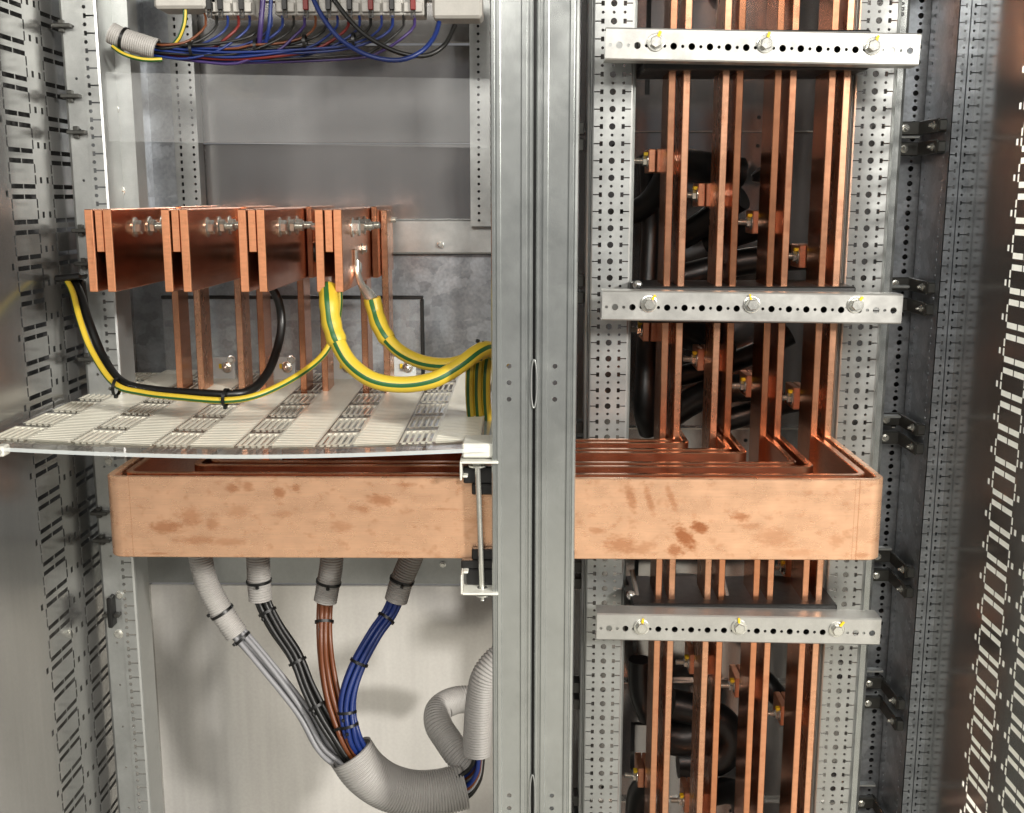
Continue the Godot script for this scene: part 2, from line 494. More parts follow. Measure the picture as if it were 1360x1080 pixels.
# the face of a perforated upright: T slots along both edges, round holes between
func upright_face(mb: MB, x0: float, x1: float, z: float, y0: float, y1: float, start: float) -> void:
	var w := x1 - x0
	var wa := w * 0.32
	var wb := w - 2 * wa
	var o := Vector3(x0, 0, z)
	var tl := [["r", -0.0035, -0.0009, [[wa * 0.5, wa * 0.78]]], ["r", -0.0009, 0.0009, [[0.0, wa * 0.78]]], ["r", 0.0009, 0.0035, [[wa * 0.5, wa * 0.78]]], ["c", 0.0125, 0.0022, wa * 0.65]]
	var tr := [["r", -0.0035, -0.0009, [[wa * 0.22, wa * 0.5]]], ["r", -0.0009, 0.0009, [[wa * 0.22, wa]]], ["r", 0.0009, 0.0035, [[wa * 0.22, wa * 0.5]]], ["c", 0.0125, 0.0022, wa * 0.35]]
	var cm := [["c", 0.0, 0.0048, wb / 2], ["c", 0.0125, 0.0022, wb / 2]]
	mb.perf(o, Vector3.RIGHT, Vector3.UP, wa, y0, y1, hole_rows(y0, y1, 0.025, start, tl))
	mb.perf(o + Vector3(wa, 0, 0), Vector3.RIGHT, Vector3.UP, wb, y0, y1, hole_rows(y0, y1, 0.025, start, cm))
	mb.perf(o + Vector3(wa + wb, 0, 0), Vector3.RIGHT, Vector3.UP, wa, y0, y1, hole_rows(y0, y1, 0.025, start, tr))

const TOP := 0.52
const LOW := -1.497

func _ready() -> void:
	# ---------------------------------------------------------------- camera, light, exposure
	view = Basis.from_euler(Vector3(deg_to_rad(-10.816), deg_to_rad(0.787), 0))
	var cam := Camera3D.new()
	cam.name = "camera"
	cam.basis = view
	cam.fov = 40.72
	cam.near = 0.02
	cam.far = 60
	add_child(cam)
	cam.current = true
	var env := Environment.new()
	env.background_mode = Environment.BG_COLOR
	env.background_color = Color(0.44, 0.44, 0.445)
	env.background_energy_multiplier = 1.0
	env.tonemap_mode = Environment.TONE_MAPPER_LINEAR
	env.tonemap_exposure = 1.0
	env.sdfgi_enabled = true
	env.ssao_enabled = true
	env.ssil_enabled = true
	var we := WorldEnvironment.new()
	we.name = "world_environment"
	we.environment = env
	add_child(we)
	rng.seed = 41
	make_materials()
	make_hardware()
	lamp(Vector3(3.0, 1.0, 2.0), 0.34, 0.34, 31.0, "square high-bay lamp far to the right behind the viewer", Vector3(-3.1, -1.35, -3.5))
	lamp(Vector3(-0.75, 1.55, 2.1), 1.5, 0.5, 7.5, "long ceiling lamp above and behind the viewer, left of the other")
	lamp(Vector3(0.95, 1.6, 1.5), 1.2, 0.4, 4.5, "shorter ceiling lamp above and behind the viewer, right of the other")
	lamp(Vector3(0.95, 1.25, -2.6), 0.14, 1.6, 20.0, "narrow ceiling lamp over the gap right of the cabinets", Vector3(0.12, -1, 0))
	# ---------------------------------------------------------------- the setting
	var g := MB.new()
	g.quad(Vector3(-5, -1.5, 5), Vector3(5, -1.5, 5), Vector3(5, -1.5, -4), Vector3(-5, -1.5, -4))
	var fl := obj("floor", g, M.concrete)
	fl.set_meta("kind", "structure")
	left_cabinet()
	right_cabinet()
	busbars_right()
	supports()
	loops()
	busbars_left()
	shelf()
	clamp_rod()
	earth_cables()
	lower_cables()
	top_terminals()
	taps()

func lamp(pos: Vector3, w: float, h: float, energy: float, label: String, aim := Vector3.ZERO) -> void:
	var t := thing("ceiling_lamp", label, "lamp", pos, "ceiling lamps of the workshop")
	var down := Basis.looking_at(Vector3(-pos.x * 0.15, -0.75, -1).normalized(), Vector3.UP)
	if aim != Vector3.ZERO: down = Basis.looking_at(aim.normalized(), Vector3.BACK if absf(aim.z) < 0.5 else Vector3.UP)
	var b := MB.new()
	b.obox(Transform3D(down, pos + down.z * 0.03), Vector3(w + 0.06, h + 0.06, 0.05), 0.005)
	obj("housing", b, M.white, t)
	b = MB.new()
	b.obox(Transform3D(down, pos), Vector3(w, h, 0.006))
	var glow := std(Color(1, 0.97, 0.92), 0, 0.5)
	glow.emission_enabled = true
	glow.emission = Color(1, 0.98, 0.95)
	glow.emission_energy_multiplier = 3.0
	obj("lamp_tube", b, glow, t)
	var l := AreaLight3D.new()
	l.name = "lamp_light"
	l.area_size = Vector2(w, h)
	l.light_energy = energy
	l.light_color = Color(1, 0.98, 0.95)
	l.shadow_enabled = true
	l.area_range = 12.0
	l.transform = Transform3D(down, -down.z * 0.012)
	t.add_child(l)

# ---------------------------------------------------------------- cabinets
func sheet(called: String, parent: Node, lo: Vector3, hi: Vector3, m: Material, b := 0.0015) -> MeshInstance3D:
	var mb := MB.new()
	mb.box(lo, hi, b)
	return obj(called, mb, m, parent)
func slotted(mb: MB, o: Vector3, ux: Vector3, w: float, y0: float, y1: float, start: float, pitch: float, th := 0.0008, s := 0.0042, hs := 0.0066) -> void:   # a column of square knock-outs
	var h := w / 2
	var half := (pitch - 2 * hs - 0.008) / 2
	var unit := [["r", 0.0, hs, [[s, h - 0.0012], [h + 0.0012, w - s]]], ["r", hs, hs + half - 0.0015, [[0.0, s], [w - s, w]]], ["r", hs + half + 0.0015, hs + 2 * half, [[0.0, s], [w - s, w]]], ["r", hs + 2 * half, 2 * hs + 2 * half, [[s, h - 0.0012], [h + 0.0012, w - s]]]]
	mb.perf(o, ux, Vector3.UP, w, y0, y1, hole_rows(y0, y1, pitch, start, unit), th)
func pips(mb: MB, o: Vector3, ux: Vector3, w: float, y0: float, y1: float, start: float, pitch: float, xs: Array) -> void:
	var iv := []
	for x in xs: iv.append([x - 0.0038, x + 0.0038])
	mb.perf(o, ux, Vector3.UP, w, y0, y1, hole_rows(y0, y1, pitch, start, [["r", 0.0, 0.009, iv]]), 0.0008)

func left_cabinet() -> void:
	var t := thing("switchgear_cabinet", "open galvanised steel cabinet left of the double centre post, slotted side wall", "cabinet", Vector3(-0.36, LOW, -1.7), "switchgear cabinets standing side by side")
	# back: sheets one above the other at 1.98 m, with the open joints that the picture shows
	var zb := -1.98
	sheet("back_panel", t, Vector3(-0.76, 0.2625, zb - 0.004), Vector3(0.0, TOP, zb), M.sheet)
	var p0 := at(450, 190, 1.98).y
	sheet("back_panel", t, Vector3(-0.76, p0, zb - 0.004), Vector3(0.0, 0.2585, zb), M.sheet)
	sheet("back_panel", t, Vector3(-0.76, -0.04, zb - 0.004), Vector3(0.0, p0 - 0.002, zb), M.sheet)
	sheet("back_panel", t, Vector3(-0.76, -0.722, zb - 0.004), Vector3(0.0, -0.1, zb), M.spangle)
	sheet("back_panel", t, Vector3(-0.76, LOW, zb - 0.003), Vector3(0.0, -0.724, zb + 0.006), M.floor_sheet)
	var mb := MB.new()                                    # folded cross beam between the sheets
	mb.box(Vector3(-0.35, -0.099, zb - 0.02), Vector3(0.0, -0.0385, zb + 0.02), 0.003)
	obj("cross_beam", mb, M.galv, t)
	mb = MB.new()
	mb.box(Vector3(-0.76, -0.718, zb + 0.001), Vector3(0.0, -0.64, zb + 0.014), 0.002)
	obj("cross_beam", mb, M.galv, t)
	for p in [[585, 325], [588, 750], [268, 452], [228, 46]]:
		bolt(t, at(p[0], p[1], 1.955 if p[1] < 740 else 1.964), Vector3.BACK, 0.004)
	# side wall with knock-out columns
	mb = MB.new()
	var xw := -0.715
	var y0 := LOW
	var y1 := TOP
	var ux := Vector3(0, 0, -1)                           # the wall faces +x: ux cross up = +x
	var o := Vector3(xw, 0, 0)
	mb.perf(Vector3(xw, 0, -1.33), ux, Vector3.UP, 0.13, y0, y1, [])
	pips(mb, Vector3(xw, 0, -1.46), ux, 0.0745, y0, y1, -1.40, 0.1, [0.064])
	slotted(mb, Vector3(xw, 0, -1.5345), ux, 0.0845, y0, y1, -1.388, 0.05)
	pips(mb, Vector3(xw, 0, -1.619), ux, 0.0527, y0, y1, -1.38, 0.05, [0.016, 0.0385])
	slotted(mb, Vector3(xw, 0, -1.6717), ux, 0.0826, y0, y1, -1.388, 0.05)
	pips(mb, Vector3(xw, 0, -1.7543), ux, 0.05, y0, y1, -1.38, 0.05, [0.012, 0.034])
	mb.perf(Vector3(xw, 0, -1.8043), ux, Vector3.UP, 0.18, y0, y1, [])
	obj("side_panel", mb, M.wall, t)
	sheet("outer_side_sheet", t, Vector3(-0.79, LOW, -1.99), Vector3(-0.775, TOP, -1.33), M.sheet)
	sheet("roof_panel", t, Vector3(-0.775, TOP, -1.99), Vector3(0.0, TOP + 0.02, -1.33), M.sheet)
	# perforated upright on the side wall
	mb = MB.new()
	var screws := hole_rows(LOW, TOP, 0.075, -1.40, [["c", 0.0, 0.0022, 0.015]])
	mb.perf(Vector3(-0.693, 0, -1.7), Vector3.RIGHT, Vector3.UP, 0.027, LOW, TOP, screws)
	mb.perf(Vector3(-0.666, 0, -1.698), Vector3.RIGHT, Vector3.UP, 0.022, LOW, TOP, hole_rows(LOW, TOP, 0.025, -1.41, [["r", -0.0035, -0.0012, [[0.005, 0.0095]]], ["r", -0.0012, 0.0012, [[0.005, 0.022]]], ["r", 0.0012, 0.0035, [[0.005, 0.0095]]], ["c", 0.0125, 0.0029, 0.007]]))
	mb.extrude([Vector2(-0.666, -1.7), Vector2(-0.666, -1.698)], LOW, TOP)
	mb.extrude([Vector2(-0.701, -1.752), Vector2(-0.701, -1.712), Vector2(-0.697, -1.708), Vector2(-0.697, -1.703), Vector2(-0.693, -1.7)], LOW, TOP)
	mb.extrude([Vector2(-0.644, -1.698), Vector2(-0.641, -1.6995), Vector2(-0.64, -1.703), Vector2(-0.64, -1.76)], LOW, TOP)
	mb.extrude([Vector2(-0.64, -1.76), Vector2(-0.616, -1.76), Vector2(-0.615, -1.80)], -0.04, TOP)
	obj("upright", mb, M.galv, t)
	# rear corner: folded dark sheets and a round-holed post
	mb = MB.new()
	mb.extrude([Vector2(-0.714, -1.90), Vector2(-0.69, -1.90), Vector2(-0.688, -1.92), Vector2(-0.665, -1.92), Vector2(-0.663, -1.905), Vector2(-0.655, -1.905), Vector2(-0.653, -1.945), Vector2(-0.612, -1.945)], -0.12, TOP)
	obj("corner_profile", mb, M.frame, t)
	for x in [[-0.612, -0.571], [-0.099, -0.05]]:
		mb = MB.new()
		var wv: float = (x[1] - x[0]) / 2
		var left: bool = x[0] < -0.3
		var circ := hole_rows(-0.2, TOP, 0.0125, -0.19, [["c", 0.0, 0.0024, wv * 0.6]])
		var dash := hole_rows(-0.2, TOP, 0.0125, -0.19, [["r", -0.003, 0.003, [[wv * 0.42, wv * 0.62]]]])
		mb.perf(Vector3(x[0], 0, -1.943), Vector3.RIGHT, Vector3.UP, wv, -0.05, TOP, dash if left else circ)
		mb.perf(Vector3(x[0] + wv, 0, -1.943), Vector3.RIGHT, Vector3.UP, wv, -0.05, TOP, circ if left else dash)
		mb.extrude([Vector2(x[0], -1.975), Vector2(x[0], -1.943)], -0.05, TOP)
		mb.extrude([Vector2(x[1], -1.943), Vector2(x[1], -1.975)], -0.05, TOP)
		obj("rear_post", mb, M.galv, t)
	# wall brackets
	for p in [[84, 35], [96, 128], [104, 176], [110, 306], [114, 350], [118, 476], [134, 680], [138, 716], [150, 815]]:
		mb = MB.new()
		var q := at(p[0], p[1], 1.699)
		mb.box(q + Vector3(-0.014, -0.003, -0.015), q + Vector3(0.014, 0.003, 0.012), 0.001)
		mb.box(q + Vector3(-0.006, -0.009, -0.012), q + Vector3(0.002, 0.009, 0.006), 0.001)
		obj("wall_bracket", mb, M.bracket, t)
	mb = MB.new()
	var q0 := at(148, 812, 1.69)
	mb.box(q0 + Vector3(-0.004, -0.026, -0.02), q0 + Vector3(0.004, 0.026, 0.01), 0.002)
	obj("door_catch", mb, M.black, t)
	for p in [[137, 8, 1.76], [146, 612, 1.70], [160, 790, 1.70], [158, 842, 1.70], [152, 146, 1.76], [160, 254, 1.76]]: bolt(t, at(p[0], p[1], p[2]), Vector3(0, 0, 1), 0.0055)
	front_post(t, -1.0)

func front_post(t: Node3D, side: float) -> void:          # the folded front upright; side -1 is the left one of the pair
	var z := -1.34
	var c := 0.0088                                       # the joint between both cabinets
	var mb := MB.new()
	var s := side
	# from the joint outwards: [distance from the joint, depth behind the face]
	var prof := [[0.0018, 0.05], [0.0018, 0.003], [0.0035, 0.001], [0.006, 0.001], [0.0068, 0.004], [0.0095, 0.004], [0.0105, 0.0], [0.0155, 0.0], [0.0165, 0.0025]]
	var outer := [[0.0405, 0.0025], [0.0415, 0.0], [0.0455, -0.0004], [0.0465, 0.002], [0.0480, 0.002], [0.0487, 0.0], [0.0515, 0.0005], [0.0528, 0.0025], [0.0528, 0.06]]
	var a := []
	for p in prof: a.append(Vector2(c + s * p[0], z - p[1]))
	var b := []
	for p in outer: b.append(Vector2(c + s * p[0], z - p[1]))
	if s < 0:
		a.reverse(); b.reverse()
	mb.extrude(a, LOW, TOP)
	mb.extrude(b, LOW, TOP)
	var xa := c + s * 0.0165
	var xb := c + s * 0.0405
	var rows := []
	for y in [1075, 1058, 531, 509, 487]: rows.append(["c", at(700, y, 1.34).y, 0.0031, absf(at(676 if s < 0 else 737, 510, 1.34).x - minf(xa, xb))])
	mb.perf(Vector3(minf(xa, xb), 0, z - 0.0025), Vector3.RIGHT, Vector3.UP, absf(xb - xa), LOW, TOP, rows)
	obj("front_post", mb, M.post, t)
	if s > 0:
		for yy in [[478, 542], [1030, 1098]]:             # wire loops in the joint
			var e0 := at(709, yy[0], 1.338)
			var e1 := at(709, yy[1], 1.338)
			var ring := []
			for k in 33:
				var an := TAU * k / 32
				ring.append(Vector3(c + 0.0036 * cos(an), lerpf(e1.y, e0.y, 0.5 + 0.5 * sin(an)), z + 0.001))
			var w := MB.new()
			w.tube(ring, [0.0009], 8, false)
			obj("wire_loop", w, M.galv, t)
		var gs := MB.new()
		gs.box(Vector3(c - 0.0016, LOW, z - 0.04), Vector3(c + 0.0016, TOP, z - 0.012))
		obj("joint_seal", gs, M.rubber, t)

func right_cabinet() -> void:
	var t := thing("switchgear_cabinet", "open galvanised steel cabinet right of the double centre post, holding upright busbars", "cabinet", Vector3(0.36, LOW, -1.7), "switchgear cabinets standing side by side")
	front_post(t, 1.0)
	var zb := -1.96
	var ys := [TOP, at(1000, 175, 1.96).y, at(1000, 568, 1.96).y, at(1000, 905, 1.96).y, at(1000, 1062, 1.96).y, LOW]
	for k in 5:                                           # back sheets, open joints between them
		var ya: float = ys[k + 1] + 0.002
		var yb: float = ys[k] - 0.002
		var mb := MB.new()
		# three columns, the middle ones with long slots
		var dots := [["c", ya + 0.022, 0.0035, 0.02], ["c", yb - 0.022, 0.0035, 0.02]]
		mb.perf(Vector3(0.02, 0, zb), Vector3.RIGHT, Vector3.UP, 0.11, ya, yb, [])
		mb.perf(Vector3(0.13, 0, zb), Vector3.RIGHT, Vector3.UP, 0.03, ya, yb, dots)
		mb.perf(Vector3(0.16, 0, zb), Vector3.RIGHT, Vector3.UP, 0.03, ya, yb, dots)
		var cut := []
		if yb - ya > 0.2: cut = [["r", ya + 0.06, yb - 0.09, [[0.012, 0.02]]], ["r", yb - 0.09, yb - 0.083, [[0.012, 0.06]]]]
		mb.perf(Vector3(0.19, 0, zb), Vector3.RIGHT, Vector3.UP, 0.09, ya, yb, cut)
		mb.perf(Vector3(0.28, 0, zb), Vector3.RIGHT, Vector3.UP, 0.1, ya, yb, [["c", ya + (yb - ya) * 0.55, 0.026, 0.05]] if k != 3 else [])
		mb.perf(Vector3(0.38, 0, zb), Vector3.RIGHT, Vector3.UP, 0.05, ya, yb, dots)
		var win := []
		var y := ya + 0.05
		while y + 0.06 < yb - 0.05:
			win.append(["r", y, y + 0.032, [[0.006, 0.028]]])
			y += 0.046
		mb.perf(Vector3(0.43, 0, zb), Vector3.RIGHT, Vector3.UP, 0.04, ya, yb, win)
		mb.perf(Vector3(0.47, 0, zb), Vector3.RIGHT, Vector3.UP, 0.24, ya, yb, [])
		obj("back_panel", mb, M.sheet, t)
	for k in [1, 2, 3, 4]:
		sheet("joint_edge", t, Vector3(0.02, ys[k] - 0.0015, zb + 0.001), Vector3(0.62, ys[k] + 0.0015, zb + 0.012), M.zinc, 0.0005)
	sheet("rear_sheet", t, Vector3(0.01, LOW, -2.06), Vector3(0.71, TOP, -2.05), M.sheet)
	# uprights at 1.686 m
	for e in [[0.099, 0.154, -1.0], [0.487, 0.540, 1.0]]:
		var mb := MB.new()
		upright_face(mb, e[0], e[1], -1.686, LOW, TOP, at(810, 281, 1.686).y - 0.025 * 46)
		mb.extrude([Vector2(e[0] - 0.009, -1.74), Vector2(e[0] - 0.009, -1.694), Vector2(e[0] - 0.0065, -1.692), Vector2(e[0] - 0.0045, -1.694), Vector2(e[0] - 0.0045, -1.6965), Vector2(e[0] - 0.003, -1.6965), Vector2(e[0] - 0.002, -1.687), Vector2(e[0], -1.686)], LOW, TOP)
		mb.extrude([Vector2(e[1], -1.686), Vector2(e[1] + 0.002, -1.687), Vector2(e[1] + 0.003, -1.694), Vector2(e[1] + 0.0045, -1.694), Vector2(e[1] + 0.007, -1.692), Vector2(e[1] + 0.007, -1.74)], LOW, TOP)
		obj("upright", mb, M.galv, t)
	var m2 := MB.new()                                    # smooth folded profile beside the right upright
	m2.extrude([Vector2(0.548, -1.745), Vector2(0.552, -1.742), Vector2(0.572, -1.742), Vector2(0.578, -1.748), Vector2(0.58, -1.79)], LOW, TOP)
	var prof := obj("folded_profile", m2, M.post, t)
	# rear post with round holes
	m2 = MB.new()
	var rw := 0.042
	var rows := hole_rows(LOW, TOP, 0.025, LOW + 0.02, [["c", 0.0, 0.0048, rw * 0.6], ["c", 0.0125, 0.0028, rw * 0.6]])
	m2.perf(Vector3(0.632, 0, -1.93), Vector3.RIGHT, Vector3.UP, rw, LOW, TOP, rows)
	m2.extrude([Vector2(0.618, -1.96), Vector2(0.62, -1.935), Vector2(0.632, -1.93)], LOW, TOP)
	m2.extrude([Vector2(0.674, -1.93), Vector2(0.676, -1.95), Vector2(0.679, -1.95), Vector2(0.681, -1.925)], LOW, TOP)
	obj("rear_post", m2, M.frame, t)
	# side face of the corner post, seen edge-on, with small holes
	m2 = MB.new()
	for k in 2:
		var r2 := hole_rows(LOW, TOP, 0.0125, LOW + 0.01 + k * 0.004, [["c", 0.0, 0.0022, 0.02 + k * 0.02]])
		m2.perf(Vector3(0.668, 0, -1.79 - 0.05 * k), Vector3(0, 0, -1), Vector3.UP, 0.05, LOW, TOP, [])
		m2.perf(Vector3(0.6685, 0, -1.789 - 0.06 * k), Vector3(0, 0, -1), Vector3.UP, 0.06, LOW, TOP, r2)
	obj("post_flank", mirror_x(m2, 0.668), M.spangle, t)
	m2 = MB.new()
	var half := [["r", -0.003, -0.0009, [[0.008, 0.011]]], ["r", -0.0009, 0.0009, [[0.0, 0.011]]], ["r", 0.0009, 0.003, [[0.008, 0.011]]], ["c", 0.0125, 0.0021, 0.0095]]
	var halfr := [["r", -0.003, -0.0009, [[0.004, 0.007]]], ["r", -0.0009, 0.0009, [[0.004, 0.015]]], ["r", 0.0009, 0.003, [[0.004, 0.007]]], ["c", 0.0125, 0.0021, 0.0055]]
	m2.perf(Vector3(0.669, 0, -1.788), Vector3.RIGHT, Vector3.UP, 0.016, LOW, TOP, hole_rows(LOW, TOP, 0.025, LOW + 0.013, half))
	m2.extrude([Vector2(0.685, -1.788), Vector2(0.685, -1.796), Vector2(0.6868, -1.796), Vector2(0.6868, -1.788)], LOW, TOP)
	m2.perf(Vector3(0.6868, 0, -1.788), Vector3.RIGHT, Vector3.UP, 0.015, LOW, TOP, hole_rows(LOW, TOP, 0.025, LOW + 0.013, halfr))
	obj("corner_post", m2, M.spangle, t)
	# side wall, knock-outs open to the lit workshop
	m2 = MB.new()
	var xw := 0.70
	var ux := Vector3(0, 0, 1)                            # ux cross up = -x
	m2.perf(Vector3(xw, 0, -1.99), ux, Vector3.UP, 0.355, LOW, TOP, [])
	pips(m2, Vector3(xw, 0, -1.635), ux, 0.0275, LOW, TOP, LOW + 0.02, 0.05, [0.016])
	slotted(m2, Vector3(xw, 0, -1.6075), ux, 0.08, LOW, TOP, LOW + 0.01, 0.05, 0.0006, 0.0048, 0.0085)
	pips(m2, Vector3(xw, 0, -1.5275), ux, 0.045, LOW, TOP, LOW + 0.02, 0.05, [0.010, 0.0355])
	slotted(m2, Vector3(xw, 0, -1.4825), ux, 0.08, LOW, TOP, LOW + 0.01, 0.05, 0.0006, 0.0048, 0.0085)
	m2.perf(Vector3(xw, 0, -1.4025), ux, Vector3.UP, 0.06, LOW, TOP, [])
	obj("side_panel", m2, M.wall, t)
	sheet("roof_panel", t, Vector3(0.0175, TOP, -2.06), Vector3(0.70, TOP + 0.02, -1.33), M.sheet)
	# brackets that tie the uprights to the corner post
	for py in [30 - 60, 168, 195, 371, 398, 548, 572, 727, 752, 893, 919, 1050, 1075]:
		var q := at(1190, py + 4, 1.93)
		var mb := MB.new()
		mb.obox(Transform3D(Basis(), Vector3(0.635, q.y, -1.90)), Vector3(0.05, 0.022, 0.012), 0.0015)
		mb.obox(Transform3D(Basis(), Vector3(0.656, q.y, -1.86)), Vector3(0.004, 0.022, 0.10), 0.001)
		mb.obox(Transform3D(Basis(), Vector3(0.662, q.y, -1.815)), Vector3(0.014, 0.018, 0.02), 0.002)
		var br := obj("tie_bracket", mb, M.bracket, t)
		mb = MB.new()
		mb.cone(facing(Vector3(0.612, q.y, -1.905), Vector3.BACK), [[0.009, -0.01], [0.009, 0.012], [0.007, 0.014], [0, 0.014]], 14)
		obj("knob", mb, M.black, br)
		bolt(t, Vector3(0.632, q.y, -1.894), Vector3.BACK, 0.0045)
		bolt(t, Vector3(0.654, q.y, -1.825), Vector3.LEFT, 0.0045, 0.2, 0.8)
	for py in [180, 384, 561, 741, 907, 1062]:            # bright cross rails behind the brackets
		var q := at(1195, py, 1.80)
		var mb := MB.new()
		mb.box(Vector3(0.582, q.y - 0.002, -1.86), Vector3(0.64, q.y + 0.002, -1.845), 0.001)
		obj("cross_rail", mb, M.galv, t)
	# maker's print on the folded profile
	var tm := TextMesh.new()
	tm.text = "ABB"
	var font := SystemFont.new()
	font.font_names = PackedStringArray(["Droid Sans"])
	font.font_weight = 700
	tm.font = font
	tm.font_size = 16
	tm.pixel_size = 0.00075
	tm.depth = 0.0006
	var q1 := at(1202, 12, 1.742)
	put_mesh("printed_letters", tm, M.black, t, Transform3D(Basis(Vector3.BACK, -PI / 2), Vector3(0.5625, q1.y, -1.7415)))
	# dark links between the posts, seen in the gap beside the front post
	for py in [170, 372, 566, 750, 910, 1060]:
		for k in 2:
			var q := at(771, py + k * 22, 1.72)
			var mb := MB.new()
			mb.box(q + Vector3(-0.012, -0.01, -0.02), q + Vector3(0.005, 0.008, 0.01), 0.001)
			obj("tie_bracket", mb, M.bracket, t)
	var mg := MB.new()
	mg.extrude([Vector2(0.02, -1.8), Vector2(0.055, -1.8), Vector2(0.058, -1.76), Vector2(0.066, -1.76), Vector2(0.068, -1.83), Vector2(0.085, -1.83)], LOW, TOP)
	obj("folded_profile", mg, M.frame, t)
	# white neighbour that is seen through the knock-outs
	var nb := thing("neighbour_cabinet", "pale painted cabinet side glimpsed through the slots of the right wall", "cabinet", Vector3(1.1, LOW, -1.6))
	var mw := MB.new()
	mw.box(Vector3(1.15, LOW, -3.6), Vector3(1.6, TOP, -0.9), 0.004)
	obj("side_wall", mw, M.white, nb)

func mirror_x(mb: MB, x: float) -> MB:                    # turns a strip that faces +x round to face -x
	var out := MB.new()
	for k in range(0, mb.v.size(), 3):
		for j in [0, 2, 1]:
			var p := mb.v[k + j]
			var nn := mb.n[k + j]
			out.put(Vector3(2 * x - p.x, p.y, p.z), Vector3(-nn.x, nn.y, nn.z))
	return out

# ---------------------------------------------------------------- copper
const ORD := ["first", "second", "third", "fourth"]
const BX := [0.2020, 0.2790, 0.3550, 0.4320]
func busbars_right() -> void:
	for k in 4:
		for s in 2:
			var x: float = BX[k] + s * 0.0215
			var mb := MB.new()
			x += rng.randf_range(-0.0006, 0.0006)
			var lean := Basis(Vector3.BACK, rng.randf_range(-0.0012, 0.0012))
			mb.obox(Transform3D(lean, Vector3(x + 0.0051, (LOW + TOP) / 2, -1.6725 + rng.randf_range(-0.0015, 0.0015))), Vector3(0.0102, TOP - LOW - 0.06, 0.075), 0.0009)
			var o := obj("upright_busbar", mb, [M.copper, M.copper_b, M.copper_c][(k * 2 + s * 5) % 3])
			tag(o, "%s bar of the %s pair of upright copper busbars, counted from the centre post" % [["left", "right"][s], ORD[k]], "busbar", "upright busbars behind the perforated rails")

func rounded(pts: Array, r: float) -> Array:              # plan path with rounded corners
	var out := [pts[0]]
	for k in range(1, pts.size() - 1):
		var a: Vector2 = (pts[k - 1] - pts[k]).normalized()
		var b: Vector2 = (pts[k + 1] - pts[k]).normalized()
		var c: Vector2 = pts[k] + (a + b) * r
		for s in 9:
			var an := PI / 2 * s / 8
			out.append(c - b * r * cos(an) - a * r * sin(an))
	out.append(pts[-1])
	return out
func loops() -> void:
	var y1 := -0.3575
	var y0 := -0.4665
	var L := [ # left x, right x, front z, back z left, back z right, name of place
		[-0.547, 0.4605, 1.38, 1.86, 1.735, "outermost copper loop bar, its broad brushed front stained with finger marks"],
		[-0.530, 0.4435, 1.402, 1.86, 1.735, "copper loop bar nested directly behind the broad front bar"],
		[-0.452, 0.386, 1.445, 1.86, 1.735, "third copper loop bar from the front, ending at the third bar pair"],
		[-0.435, 0.368, 1.467, 1.86, 1.735, "fourth copper loop bar from the front"],
		[-0.350, 0.3115, 1.527, 1.86, 1.735, "fifth copper loop bar from the front, ending at the second bar pair"],
		[-0.333, 0.294, 1.549, 1.86, 1.735, "sixth copper loop bar from the front"],
		[-0.250, 0.2375, 1.590, 1.86, 1.735, "seventh copper loop bar from the front, ending at the first bar pair"],
		[-0.233, 0.220, 1.612, 1.86, 1.735, "rearmost and shortest copper loop bar"]]
	for k in L.size():
		var e: Array = L[k]
		var mb := MB.new()
		mb.bar(rounded([Vector2(e[0], -e[3]), Vector2(e[0], -e[2]), Vector2(e[1], -e[2]), Vector2(e[1], -e[4])], 0.016), 0.0095, y0, y1, 0.0012)
		var o := obj("loop_busbar", mb, M.copper_front if k == 0 else M.copper)
		tag(o, e[5], "busbar", "nested copper loop bars joining both cabinets")

